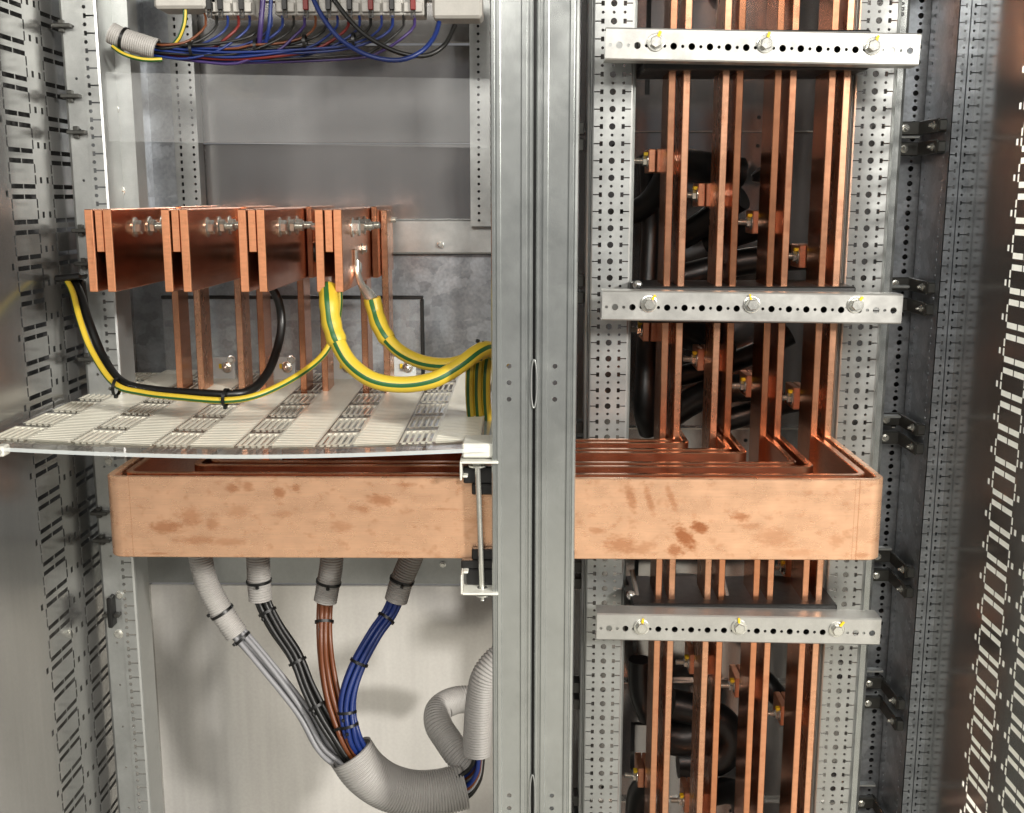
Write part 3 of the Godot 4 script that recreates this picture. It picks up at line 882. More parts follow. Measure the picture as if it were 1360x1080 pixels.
func supports() -> void:
	var R := [[0.1078, 0.2300, 0.5403, 0.2212, 0.0478, [871, 1017, 1160], [56, 58, 61], "perforated busbar support rail across the top of the upright busbars"],
		[0.1082, -0.1318, 0.5395, -0.1367, 0.0413, [862, 999, 1137], [404, 405, 405], "perforated busbar support rail halfway up, above the copper loops"],
		[0.1078, -0.6223, 0.5394, -0.6284, 0.0426, [852, 982, 1112], [834, 834, 837], "perforated busbar support rail below the broad copper bar"]]
	for e in R:
		var a := Vector3(e[0], e[1], -1.58)
		var b := Vector3(e[2], e[3], -1.58)
		var ux := (b - a).normalized()
		var uy := Vector3(-ux.y, ux.x, 0)
		var len := a.distance_to(b)
		var h := 0.043
		var t := thing("busbar_support", e[7], "busbar support", (a + b) / 2 - Vector3(0, h, 0), "busbar support rails in the right cabinet")
		var mb := MB.new()
		var o: Vector3 = a - uy * h
		# holes run along the rail: the strip's long axis is ux
		var rows := []
		var x := 0.0065
		var big := false
		while x < len - 0.004:
			rows.append(["c", x, 0.0047 if big else 0.0023, h / 2])
			big = not big
			x += 0.0125
		# perf() runs its rows along its second axis: hand it (-uy, ux) from the top edge
		mb.perf(o + uy * (h - 0.002), -uy, ux, h - 0.004, 0.0, len, rows, 0.0025)
		for s in [0.0, 1.0]:                              # folded edges and flanges
			var y: float = h * s
			var sg := 1.0 if s > 0 else -1.0
			var p: Vector3 = o + uy * (y - sg * 0.002)
			var q: Vector3 = o + uy * y + Vector3(0, 0, -0.002)
			var r: Vector3 = q + Vector3(0, 0, -0.034)
			if s > 0:
				mb.quad(p, p + ux * len, q + ux * len, q)
				mb.quad(q, q + ux * len, r + ux * len, r)
			else:
				mb.quad(p + ux * len, p, q, q + ux * len)
				mb.quad(q + ux * len, q, r, r + ux * len)
		obj("rail", mb, M.rail, t)
		var hold := MB.new()
		var x0 := 0.165
		var x1 := 0.482
		var yc: float = (e[1] + e[3]) / 2 - h / 2
		# comb-shaped holder: two long cheeks and teeth between the bars
		for dy in [-0.021, 0.021]:
			hold.box(Vector3(x0, yc + dy - 0.006, -1.745), Vector3(x1, yc + dy + 0.006, -1.6155), 0.002)
		hold.box(Vector3(x0, yc - 0.015, -1.634), Vector3(x1, yc + 0.015, -1.6165), 0.002)
		var ins := obj("insulator", hold, M.black, t)
		var edge := x0
		for k in 5:
			var nx: float = BX[k] - 0.001 if k < 4 else x1
			var tooth := MB.new()
			tooth.box(Vector3(edge, yc - 0.0148, -1.744), Vector3(nx, yc + 0.0148, -1.6345), 0.001)
			obj("tooth", tooth, M.black, ins)
			if k < 4: edge = BX[k] + 0.0327
		for k in 3:
			var pos := at(e[5][k], e[6][k], 1.5765)
			bolt(t, pos + Vector3(0, 0, -0.0032), Vector3(rng.randf_range(-0.05, 0.05), rng.randf_range(-0.05, 0.05), 1), 0.0085, rng.randf() * 1.05)
			var mk := MB.new()
			var tilt := Basis(Vector3.BACK, rng.randf_range(-0.7, 0.25))
			mk.obox(Transform3D(tilt, pos + tilt * Vector3(0, 0.0115, 0.0)), Vector3(rng.randf_range(0.0025, 0.0042), rng.randf_range(0.006, 0.011), 0.0012), 0.0005)
			obj("paint_mark", mk, M.yellow, t)
		# clip and screws at the holder's left end
		var cl := MB.new()
		cl.box(Vector3(0.158, yc + 0.008, -1.69), Vector3(0.172, yc + 0.03, -1.66), 0.002)
		obj("holder_clip", cl, M.bracket, t)
		bolt(t, Vector3(0.166, yc + 0.026, -1.655), Vector3(-0.3, 0.5, 1), 0.005, 0.1, 0.7)
		if e[1] < -0.5:
			for px in [846, 965, 1088]:
				var rod := MB.new()
				rod.tube([Vector3(at(px, 800, 1.66).x, yc + 0.02, -1.65), Vector3(at(px, 800, 1.66).x - 0.006, yc + 0.055, -1.69)], [0.0042], 10)
				obj("locking_pin", rod, M.zinc, t)

func busbars_left() -> void:
	for k in 4:
		var x: float = -0.583 + k * 0.1012
		var t := thing("busbar_stub", "%s of the four copper stubs pointing at the viewer, counted from the left" % ORD[k], "busbar", Vector3(x + 0.018, -0.124, -1.69), "copper stubs in the left cabinet")
		for s in 2:
			var mb := MB.new()
			var xs: float = x + s * 0.0245
			mb.box(Vector3(xs, -0.124, -1.895), Vector3(xs + 0.0113, -0.0155, -1.455), 0.0009)
			var pl := obj("plate", mb, [M.copper, M.copper_b][(k + s) % 2], t)
			var sawn := MB.new()
			sawn.box(Vector3(xs + 0.0006, -0.1234, -1.4553), Vector3(xs + 0.0107, -0.0161, -1.4542), 0.0004)
			obj("sawn_end", sawn, M.sawn, pl)
		var sp := MB.new()
		sp.box(Vector3(x + 0.0126, -0.0714, -1.745), Vector3(x + 0.0232, -0.0160, -1.458), 0.0009)
		var spc := obj("spacer", sp, M.copper, t)
		var sw := MB.new()
		sw.box(Vector3(x + 0.0131, -0.0709, -1.4583), Vector3(x + 0.0227, -0.0165, -1.4573), 0.0004)
		obj("sawn_end", sw, M.sawn, spc)
		var rear := MB.new()
		rear.box(Vector3(x + 0.0372, -0.124, -1.92), Vector3(x + 0.0465, -0.014, -1.72), 0.0009)
		obj("splice_plate", rear, M.copper, t)
		# bolts along the upper edge of the right face, rear ones with their threads out
		var xr: float = x + 0.0358
		for z in [[1.54, 0.0], [1.60, 0.9], [1.655, 1.0]]:
			bolt(t, Vector3(xr, -0.041, -z[0]), Vector3.RIGHT, 0.0098, 0.2 + z[0] * 3 + k, z[1])
		bolt(t, Vector3(x, -0.041, -1.58), Vector3.LEFT, 0.0098, 0.4, 1.3)
		if k == 3:
			bolt(t, Vector3(x + 0.0465, -0.036, -1.80), Vector3.RIGHT, 0.0085, 0.2, 1.0)
			bolt(t, Vector3(x + 0.0465, -0.085, -1.78), Vector3.RIGHT, 0.0085, 0.5)
			bolt(t, Vector3(xr, -0.075, -1.63), Vector3.RIGHT, 0.006, 0.2)
			bolt(t, Vector3(xr, -0.098, -1.56), Vector3.RIGHT, 0.0078, 0.2)
		else:
			var bl := MB.new()
			bl.cone(facing(Vector3(x + 0.0465, -0.085, -1.74), Vector3.RIGHT), [[0.016, 0], [0.016, 0.02], [0.0125, 0.022], [0.0125, 0.05], [0.016, 0.052], [0.016, 0.0544]], 18)
			obj("standoff", bl, M.black, t)
		for s in 2:
			var vb := MB.new()
			var xv: float = x + [0.0128, 0.0478][s]
			vb.box(Vector3(xv, -0.50, -1.805), Vector3(xv + 0.0102, -0.0725 if s == 0 else -0.02, -1.751), 0.0009)
			var o := obj("drop_busbar", vb, [M.copper, M.copper_c, M.copper_b][(k + s) % 3])
			tag(o, "%s bar of the %s copper pair dropping through the slotted shelf, counted from the left" % [["left", "right"][s], ORD[k]], "busbar", "copper bars dropping from the stubs")
		# clear bracket with bolts beside each pair
		var px := 297 + k * 80
		var q := at(px, 497, 1.86)
		var br := thing("clear_bracket", "small clear plastic bracket with bolts right of the %s copper drop pair" % ORD[k], "bracket", q - Vector3(0, 0.03, 0), "clear brackets behind the shelf")
		var cb := MB.new()
		cb.box(q + Vector3(-0.018, -0.03, -0.004), q + Vector3(0.02, 0.03, 0.0), 0.001)
		obj("plate", cb, M.clear_edge, br)
		var cu := MB.new()
		cu.box(q + Vector3(-0.016, -0.035, -0.014), q + Vector3(-0.004, 0.026, -0.005), 0.001)
		obj("copper_tab", cu, M.copper, br)
		for d in [Vector3(0.006, 0.012, 0), Vector3(0.008, -0.021, 0)]:
			bolt(br, q + d, Vector3(-0.2, 0, 1), 0.007, 0.3, 0.6)
			var mk := MB.new()
			mk.box(q + d + Vector3(-0.013, -0.002, 0.0005), q + d + Vector3(-0.0085, 0.006, 0.002))
			obj("paint_mark", mk, M.yellow, br)
		bolt(br, q + Vector3(0.014, 0.025, 0), Vector3(0.2, 0, 1), 0.005, 0.3)
	# clear covers
	var t2 := thing("clear_cover", "clear plastic cover with black edging behind the copper drop bars", "cover", at(400, 500, 1.90), "clear covers in the left cabinet")
	var a := at(215, 397, 1.9)
	var b := at(558, 397, 1.9)
	var c := at(558, 512, 1.9)
	var m := MB.new()
	m.box(Vector3(a.x, c.y, -1.905), Vector3(b.x, a.y, -1.9))
	obj("sheet", m, M.clear, t2)
	m = MB.new()
	m.box(Vector3(a.x, a.y, -1.91), Vector3(b.x + 0.005, a.y + 0.006, -1.895), 0.001)
	obj("top_edging", m, M.black, t2)
	m = MB.new()
	m.box(Vector3(b.x, c.y, -1.91), Vector3(b.x + 0.006, a.y - 0.0005, -1.895), 0.001)
	obj("side_edging", m, M.black, t2)
	t2 = thing("clear_cover", "wide clear plastic cover hanging above the copper stubs, edges catching light", "cover", at(400, 195, 1.64), "clear covers in the left cabinet")
	m = MB.new()
	a = at(140, 101, 1.64); b = at(650, 113, 1.64); c = at(650, 192, 1.64)
	m.obox(Transform3D(Basis(Vector3.BACK, -0.018), (a + c) / 2), Vector3(b.x - a.x, a.y - c.y, 0.003))
	obj("sheet", m, M.clear, t2)

# ---------------------------------------------------------------- shelf
func sag(x: float) -> float: return 0.0105 * maxf(0.0, sin((x + 0.70) / 0.66 * PI)) - 0.001
func bend(mb: MB) -> MB:
	for k in mb.v.size():
		var p := mb.v[k]
		mb.v[k] = Vector3(p.x, p.y - sag(p.x) * clampf((p.z + 1.95) / 0.55, 0, 1), p.z)
	return mb
func shelf() -> void:
	var y := -0.314
	var t := thing("slotted_shelf", "clear plastic shelf over white slotted strips, crossing the left cabinet", "shelf", Vector3(-0.36, y - 0.01, -1.65))
	var m := MB.new()
	var n := 28
	for k in n:                                           # the clear sheet, in short spans so that it can sag
		var xa := lerpf(-0.708, -0.05, float(k) / n)
		var xb := lerpf(-0.708, -0.05, float(k + 1) / n)
		for z in [[-1.338, -1.50], [-1.50, -1.65], [-1.65, -1.745]]:
			m.quad(Vector3(xa, y + 0.005, z[0]), Vector3(xb, y + 0.005, z[0]), Vector3(xb, y + 0.005, z[1]), Vector3(xa, y + 0.005, z[1]))
			m.quad(Vector3(xa, y, z[1]), Vector3(xb, y, z[1]), Vector3(xb, y, z[0]), Vector3(xa, y, z[0]))
	obj("clear_sheet", bend(m), M.clear, t)
	m = MB.new()
	for k in n:
		var xa := lerpf(-0.708, -0.05, float(k) / n)
		var xb := lerpf(-0.708, -0.05, float(k + 1) / n)
		m.quad(Vector3(xa, y, -1.338), Vector3(xb, y, -1.338), Vector3(xb, y + 0.005, -1.338), Vector3(xa, y + 0.005, -1.338))
	obj("front_edge", bend(m), M.clear_edge, t)
	var start := -0.6515
	var period := 0.1062
	for k in range(-1, 6):
		var x0 := start + period * k
		var xa := maxf(x0, -0.705)
		var w := minf(x0 + 0.0605, -0.055) - xa
		if w > 0.01:
			m = MB.new()
			var rows := []
			var z := 0.006
			while z < 0.56:
				rows.append(["r", z, z + 0.0032, [[0.0025, w - 0.0025]]])
				z += 0.0098
			# the strip lies flat: its rows run back into the cabinet
			m.perf(Vector3(xa, y + 0.0075, -1.376), Vector3.RIGHT, Vector3(0, 0, -1), w, 0.0, 0.575, rows, 0.003)
			obj("fine_slotted_strip", bend(m), M.grille, t)
		xa = x0 + 0.0625
		if xa > -0.12: continue
		m = MB.new()
		for r in 6:
			var iv := []
			for s in 5: iv.append([0.0022 + s * 0.0084, 0.0022 + s * 0.0084 + 0.0055])
			var zz := 0.0 + r * 0.0935
			if xa < -0.71: continue
			m.perf(Vector3(xa, y + 0.0075, -1.376 - zz), Vector3.RIGHT, Vector3(0, 0, -1), 0.0435, 0.0, 0.074, [["r", 0.005, 0.069, iv]], 0.003)
		if m.v.size() > 0: obj("slot_frame_strip", bend(m), M.grille, t)
	var w1 := thing("shelf_clip", "white plastic clip holding the shelf beside the centre post", "clip", at(634, 607, 1.352), "white shelf clips")
	m = MB.new()
	var a := at(614, 588, 1.352)
	var b := at(655, 607, 1.352)
	m.box(Vector3(a.x, b.y, -1.40), Vector3(b.x + 0.01, a.y, -1.345), 0.002)
	obj("clip_body", m, M.white, w1)
	var w2 := thing("shelf_clip", "white plastic clip at the left edge of the photo holding the shelf", "clip", at(2, 608, 1.345), "white shelf clips")
	m = MB.new()
	var q := at(3, 598, 1.345)
	m.obox(Transform3D(Basis(), q), Vector3(0.012, 0.0135, 0.02), 0.002)
	obj("clip_body", m, M.white, w2)
	m = MB.new()
	m.cone(facing(q + Vector3(0.0005, 0.0, 0.0103), Vector3.BACK), [[0.0042, 0], [0.0042, 0.0015], [0.0028, 0.002], [0.0028, 0.0003]], 6, true)
	obj("clip_screw", m, M.zinc, w2)

func clamp_rod() -> void:
	var d := 1.357
	var t := thing("rod_clamp", "threaded rod clamp over the broad copper bar beside the centre post", "clamp", at(640, 795, d))
	var path := []
	var rad := []
	var a := at(634, 612, d)
	var b := at(641, 797, d)
	for k in 221:
		path.append(a.lerp(b, k / 220.0)); rad.append(0.0037 + 0.0004 * (1 if k % 2 == 0 else -1))
	var m := MB.new()
	m.tube(path, rad, 12)
	obj("threaded_rod", m, M.zinc, t)
	for e in [[634, 613, 10.0], [640.5, 784, 9.0]]:
		var p := at(e[0], e[1], d)
		m = MB.new()
		var x := facing(p - Vector3(0, 0.004, 0), Vector3.UP)
		m.cone(x, [[0.0, 0], [0.0075, 0.0], [0.0085, 0.001], [0.0085, 0.007], [0.0075, 0.008], [0.0, 0.008]], 6, true, 0.3)
		m.cone(Transform3D(x.basis, x.origin - Vector3(0, 0.0022, 0)), [[0.0, 0], [0.0115, 0.0], [0.0115, 0.002], [0.0, 0.002]], 18)
		obj("nut", m, M.zinc, t)
	for e in [[612, 608, 652, 633, "upper_channel"], [613, 757, 652, 782, "lower_channel"]]:
		var lo := at(e[0], e[3], d)
		var hi := at(e[2], e[1], d)
		m = MB.new()
		var top: bool = e[4] == "upper_channel"
		var yy := hi.y - 0.001 if top else lo.y + 0.001
		m.box(Vector3(lo.x + 0.002, yy - 0.002, -1.372), Vector3(hi.x + 0.01, yy + 0.001, -1.335), 0.001)
		m.box(Vector3(lo.x, lo.y if not top else lo.y, -1.372), Vector3(lo.x + 0.0024, hi.y, -1.335), 0.001)
		m.box(Vector3(lo.x + 0.0026, (hi.y - 0.003) if not top else lo.y, -1.372), Vector3(lo.x + 0.009, hi.y if not top else lo.y + 0.003, -1.35), 0.001)
		obj(e[4], m, M.white, t)
	for e in [[616, 618, 660, 640], [627, 641, 660, 655], [627, 727, 660, 741], [613, 742, 660, 753], [620, 754, 660, 774]]:
		var lo := at(e[0], e[3], 1.372)
		var hi := at(e[2], e[1], 1.372)
		m = MB.new()
		m.box(Vector3(lo.x, lo.y, -1.3735), Vector3(hi.x, hi.y, -1.363), 0.0015)
		obj("insulating_block", m, M.black, t)

# ---------------------------------------------------------------- cables
func ring_tie(parent: Node, p: Vector3, dir: Vector3, r: float, tail := Vector3.ZERO) -> void:
	var m := MB.new()
	var x := facing(p, dir)
	m.cone(x, [[r, -0.0022], [r + 0.0012, -0.0022], [r + 0.0012, 0.0022], [r, 0.0022]], 20)
	if tail == Vector3.ZERO: tail = x.basis.x
	m.obox(Transform3D(x.basis, p + tail.normalized() * (r + 0.002)), Vector3(0.0055, 0.005, 0.005), 0.0008)
	obj("cable_tie", m, M.tie, parent)
func earth_tube(m: MB, path: Array, r: float, sides := 24) -> void:
	m.ink = Color(0.52, 0.37, 0.03)
	m.tube(path, [r], sides, true, ([23, 0, 7, 8, 9, 15, 16] if sides > 20 else [0, 1, 8, 9]), Color(0.015, 0.085, 0.022))
	m.ink = Color(1, 1, 1)
func earth_cables() -> void:
	# first heavy cable, from the rear edge of the fourth stub's front
	var D := [["thick yellow green earth cable drooping lowest from the fourth copper stub", [[436, 385, 1.47], [437, 400, 1.45], [440, 428, 1.44], [449, 456, 1.43], [466, 484, 1.42], [496, 505, 1.41], [535, 511, 1.41], [575, 505, 1.41], [607, 488, 1.42], [634, 468, 1.44], [650, 464, 1.46], [668, 480, 1.5]], 0.0108, 13],
		["thick yellow green earth cable with bare lug, hanging above the other", [[494, 396, 1.53], [498, 412, 1.53], [504, 432, 1.52], [516, 452, 1.51], [536, 470, 1.50], [565, 482, 1.49], [600, 484, 1.48], [634, 472, 1.48], [650, 466, 1.48], [668, 478, 1.52]], 0.0098, 10]]
	for k in 2:
		var path := px_curve(D[k][1], 0.006)
		var t := thing("earth_cable", D[k][0], "cable", path[path.size() / 2] - Vector3(0, 0.012, 0), "yellow green earth cables")
		var m := MB.new()
		earth_tube(m, path, D[k][2])
		obj("insulation", m, M.earth, t)
		var sl := []
		var rad := []
		var count: int = D[k][3] if k == 0 else 9
		for j in count + 1:
			sl.append(path[j])
			rad.append(D[k][2] + 0.0022 + 0.0006 * sin(j * 1.7) - (0.0012 if j == count else 0.0))
		m = MB.new()
		m.ink = Color(0.52, 0.37, 0.03)
		m.tube(sl, rad, 24, true, [23, 0, 7, 8, 9, 15, 16], Color(0.016, 0.095, 0.024))
		obj("shrink_sleeve", m, M.earth, t)
		m = MB.new()
		if k == 1:
			var lp := px_curve([[474, 346, 1.556], [475, 362, 1.553], [480, 378, 1.545], [490, 392, 1.535], [495, 400, 1.53]], 0.004)
			var lr := []
			for j in lp.size(): lr.append(lerpf(0.0045, 0.0085, smoothstep(0.35, 0.9, float(j) / lp.size())))
			m.tube(lp, lr, 14)
			m.obox(Transform3D(Basis(Vector3.UP, 0.05), lp[0] + Vector3(-0.001, 0.004, 0)), Vector3(0.004, 0.024, 0.02), 0.0015)
			obj("lug", m, M.zinc, t)
		else:
			m.obox(Transform3D(Basis(Vector3.BACK, 0.05), at(436, 380, 1.475)), Vector3(0.012, 0.026, 0.004), 0.001)
			obj("lug", m, M.zinc, t)
			ring_tie(t, at(640, 466, 1.45), Vector3(1, -0.2, -0.1), 0.0125, Vector3(-0.4, 1, 0.1))
	# vertical earth tails beside the post
	for e in [[624, "leftmost of the short yellow green tails beside the centre post"], [635, "middle of the short yellow green tails beside the centre post"], [646, "rightmost of the short yellow green tails beside the centre post"]]:
		var path := px_curve([[e[0] + 8, 462, 1.50], [e[0] + 2, 480, 1.50], [e[0], 500, 1.50], [e[0], 530, 1.52], [e[0] + 2, 556, 1.54]], 0.006)
		var m := MB.new()
		earth_tube(m, path, 0.0062, 16)
		var o := obj("earth_cable", m, M.earth)
		tag(o, e[1], "cable", "yellow green earth cables")
	# thin earth wire and black cable looping over the shelf
	var thin := px_curve([[88, 372, 1.64], [97, 390, 1.62], [106, 425, 1.58], [122, 467, 1.55], [152, 510, 1.50], [190, 522, 1.48], [240, 528, 1.46], [300, 532, 1.45], [345, 524, 1.46], [395, 499, 1.50], [430, 470, 1.54], [446, 435, 1.56], [451, 398, 1.56], [449, 380, 1.56]], 0.008)
	var t1 := thing("earth_wire", "thin yellow green wire looping from wall clip over the shelf", "wire", thin[thin.size() / 2] - Vector3(0, 0.01, 0))
	var m1 := MB.new()
	earth_tube(m1, thin, 0.0046, 16)
	obj("insulation", m1, M.earth, t1)
	var second := []
	for k in range(0, int(thin.size() * 0.62)): second.append(thin[k] + Vector3(0.004, 0.0075, -0.004))
	var t2 := thing("black_cable", "black cable looping from wall clip over the shelf to the third stub", "cable", second[second.size() / 2])
	var bl := px_curve([[97, 372, 1.65], [107, 392, 1.63], [119, 430, 1.59], [138, 476, 1.56], [163, 508, 1.51], [205, 518, 1.49], [255, 522, 1.47], [305, 524, 1.46], [335, 517, 1.48], [356, 494, 1.52], [369, 460, 1.56], [374, 428, 1.58], [370, 400, 1.58], [362, 384, 1.58]], 0.008)
	m1 = MB.new()
	m1.tube(bl, [0.0062], 14)
	obj("insulation", m1, M.rubber, t2)
	for p in [[155, 514, 1.497], [300, 528, 1.455]]: ring_tie(t1, at(p[0], p[1], p[2]), Vector3(1, -0.1, 0.1), 0.0115, Vector3(0, -1, 0.4))
	var t3 := thing("wall_clip", "black plastic wall clip gripping two wires on the slotted wall", "clip", at(100, 390, 1.66))
	m1 = MB.new()
	var q := at(94, 368, 1.645)
	m1.obox(Transform3D(Basis(Vector3.BACK, 0.1), q), Vector3(0.042, 0.010, 0.03), 0.003)
	m1.obox(Transform3D(Basis(Vector3.BACK, 0.05), q + Vector3(0.004, -0.028, -0.012)), Vector3(0.026, 0.046, 0.012), 0.003)
	obj("clip_body", m1, M.black, t3)

func corrugated(m: MB, path: Array, r: float, pitch := 0.0032) -> void:
	var fine := []
	var rad := []
	var total := 0.0
	for k in path.size() - 1: total += path[k].distance_to(path[k + 1])
	var count := int(total / pitch) * 5
	var acc := 0.0
	var k := 0
	for s in count + 1:
		var want := total * s / count
		while k < path.size() - 2 and acc + path[k].distance_to(path[k + 1]) < want:
			acc += path[k].distance_to(path[k + 1])
			k += 1
		fine.append(path[k].lerp(path[k + 1], clampf((want - acc) / path[k].distance_to(path[k + 1]), 0, 1)))
		rad.append(r * [1.0, 1.0, 0.965, 0.895, 0.965][s % 5])
	m.tube(fine, rad, 28, false)
	var inside := []
	for x in rad: inside.append(x - r * 0.1)
	var rev := fine.duplicate()
	rev.reverse()
	m.tube(rev, [r * 0.86], 20, false)
func strands(parent: Node, path: Array, mat: Material, count: int, wr: float, spread: float, taper := []) -> void:
	var tg0: Vector3 = (path[1] - path[0]).normalized()
	var e := tg0.cross(Vector3.BACK).normalized()
	for s in count:
		var base := TAU * s / maxf(count - 1, 1)
		var rr := 0.0 if s == count - 1 else spread
		var pts := []
		var ph := rng.randf() * TAU
		for k in path.size():
			var tg: Vector3 = (path[mini(k + 1, path.size() - 1)] - path[maxi(k - 1, 0)]).normalized()
			var a := (e - tg * e.dot(tg)).normalized()
			var b := tg.cross(a)
			var an := base + k * 0.012 + 0.18 * sin(k * 0.13 + ph)
			var q := rr * (1.0 + 0.10 * sin(k * 0.21 + ph))
			if taper.size() > 0: q *= lerpf(taper[0], taper[1], float(k) / path.size())
			pts.append(path[k] + a * cos(an) * q + b * sin(an) * q)
		var m := MB.new()
		m.tube(pts, [wr], 9)
		obj("wire", m, mat, parent)
func lower_cables() -> void:
	var B := [
		["grey", M.grey_wire, [[264, 722, 1.62], [267, 745, 1.62], [276, 778, 1.62], [298, 818, 1.62], [314, 842, 1.62]], [[308, 834, 1.62], [322, 848, 1.62], [347, 876, 1.61], [378, 913, 1.60], [405, 950, 1.59], [428, 992, 1.58], [450, 1012, 1.57], [490, 1040, 1.57]], 6, [[336, 857]], 15.5],
		["black", M.black_wire, [[342, 722, 1.62], [343, 750, 1.62], [344, 775, 1.62], [346, 796, 1.62]], [[345, 786, 1.62], [352, 806, 1.62], [368, 836, 1.61], [392, 872, 1.60], [409, 912, 1.585], [428, 950, 1.57], [448, 982, 1.56], [466, 1008, 1.56], [494, 1036, 1.565]], 7, [[361, 822], [396, 880], [418, 932]], 15.5],
		["brown", M.brown_wire, [[441, 722, 1.62], [440, 750, 1.62], [436, 776, 1.62], [432, 798, 1.62]], [[433, 788, 1.62], [431, 812, 1.62], [431, 850, 1.60], [435, 890, 1.59], [443, 930, 1.575], [455, 965, 1.56], [466, 990, 1.555], [492, 1028, 1.56]], 7, [[431, 836], [449, 953]], 15.5],
		["blue", M.blue_wire, [[553, 722, 1.62], [545, 744, 1.62], [534, 770, 1.62], [526, 797, 1.62]], [[529, 788, 1.62], [517, 815, 1.62], [498, 842, 1.60], [477, 880, 1.585], [464, 916, 1.57], [461, 946, 1.56], [466, 972, 1.552], [476, 994, 1.555], [494, 1024, 1.56]], 8, [[506, 828], [478, 878], [462, 936], [462, 952]], 15.5]]
	for e in B:
		var sleeve := px_curve(e[2], 0.004)
		var t := thing("cable_sleeve", "short grey corrugated sleeve over the %s wires under the copper bar" % e[0], "cable sleeve", sleeve[-1], "corrugated sleeves under the broad copper bar")
		var m := MB.new()
		corrugated(m, sleeve, sized(e[6], 1.72), 0.0042)
		obj("tube", m, M.conduit, t)
		if e[0] != "grey": ring_tie(t, sleeve[int(sleeve.size() * 0.66)], sleeve[-1] - sleeve[-3], sized(e[6] + 0.3, 1.72), Vector3(0.1, -0.2, 1))
		else: ring_tie(t, sleeve[int(sleeve.size() * 0.74)], sleeve[-1] - sleeve[-3], sized(e[6] + 0.3, 1.72), Vector3(-1, -0.2, 0.3))
		var path := px_curve(e[3], 0.008)
		var w := thing("wire_bundle", "bundle of %s wires running down into the wide grey conduit" % e[0], "wire bundle", path[-1], "wire bundles entering the wide conduit")
		strands(w, path, e[1], e[4], 0.0041, 0.0092)
		for p in e[5]:
			var best := 0
			for k in path.size():
				var q: Vector3 = path[k]
				if absf(q.y - at(p[0], p[1], 1.59).y) < absf(path[best].y - at(p[0], p[1], 1.59).y): best = k
			ring_tie(w, path[best], path[mini(best + 1, path.size() - 1)] - path[maxi(best - 1, 0)], 0.0138, Vector3(rng.randf_range(-1, 1), -0.3, 0.6))
	# the wide conduit and the two narrower ones
	for e in [["wide grey corrugated conduit curving up from the bottom edge, wires entering it", [[466, 999, 1.56], [484, 1024, 1.56], [512, 1044, 1.57], [548, 1054, 1.58], [585, 1052, 1.59], [616, 1044, 1.6]], 30.5],
		["narrow grey conduit leaning left behind the wide conduit", [[668, 938, 1.74], [636, 930, 1.74], [606, 930, 1.73], [584, 942, 1.70], [582, 962, 1.67], [594, 982, 1.65], [608, 1002, 1.63], [624, 1018, 1.62]], 19.5],
		["upright grey conduit half hidden by the centre post", [[700, 862, 1.60], [668, 872, 1.59], [646, 896, 1.58], [637, 935, 1.58], [633, 1000, 1.58]], 19.0]]:
		var path := px_curve(e[1], 0.004)
		var t := thing("conduit", e[0], "conduit", path[path.size() / 2] - Vector3(0, 0.03, 0), "grey corrugated conduits")
		var m := MB.new()
		corrugated(m, path, sized(e[2], 1.72), 0.0043)
		obj("tube", m, M.conduit, t)
	# wires between the wide conduit and the upright one
	var w2 := thing("wire_bundle", "mixed black, blue and brown wires bending up from the wide conduit", "wire bundle", at(625, 1050, 1.59))
	var cols := [M.black_wire, M.blue_wire, M.brown_wire, M.grey_wire, M.black_wire, M.blue_wire, M.brown_wire, M.grey_wire, M.black_wire, M.black_wire]
	for k in 10:
		var dz := (k % 5 - 2) * 0.006
		var f := k / 9.0
		var path := px_curve([[585, 1050 + 8 * (f - 0.5), 1.59 + dz], [618, 1043 + 34 * (f - 0.5), 1.595 + dz], [628 + 8 * f, 1022 + 24 * (f - 0.3), 1.583 + dz], [629 + 12 * f, 1006 + 4 * f, 1.58 + dz], [627 + 14 * f, 990, 1.58 + dz]], 0.006)
		var m := MB.new()
		m.tube(path, [0.0036], 9)
		obj("wire", m, cols[k], w2)

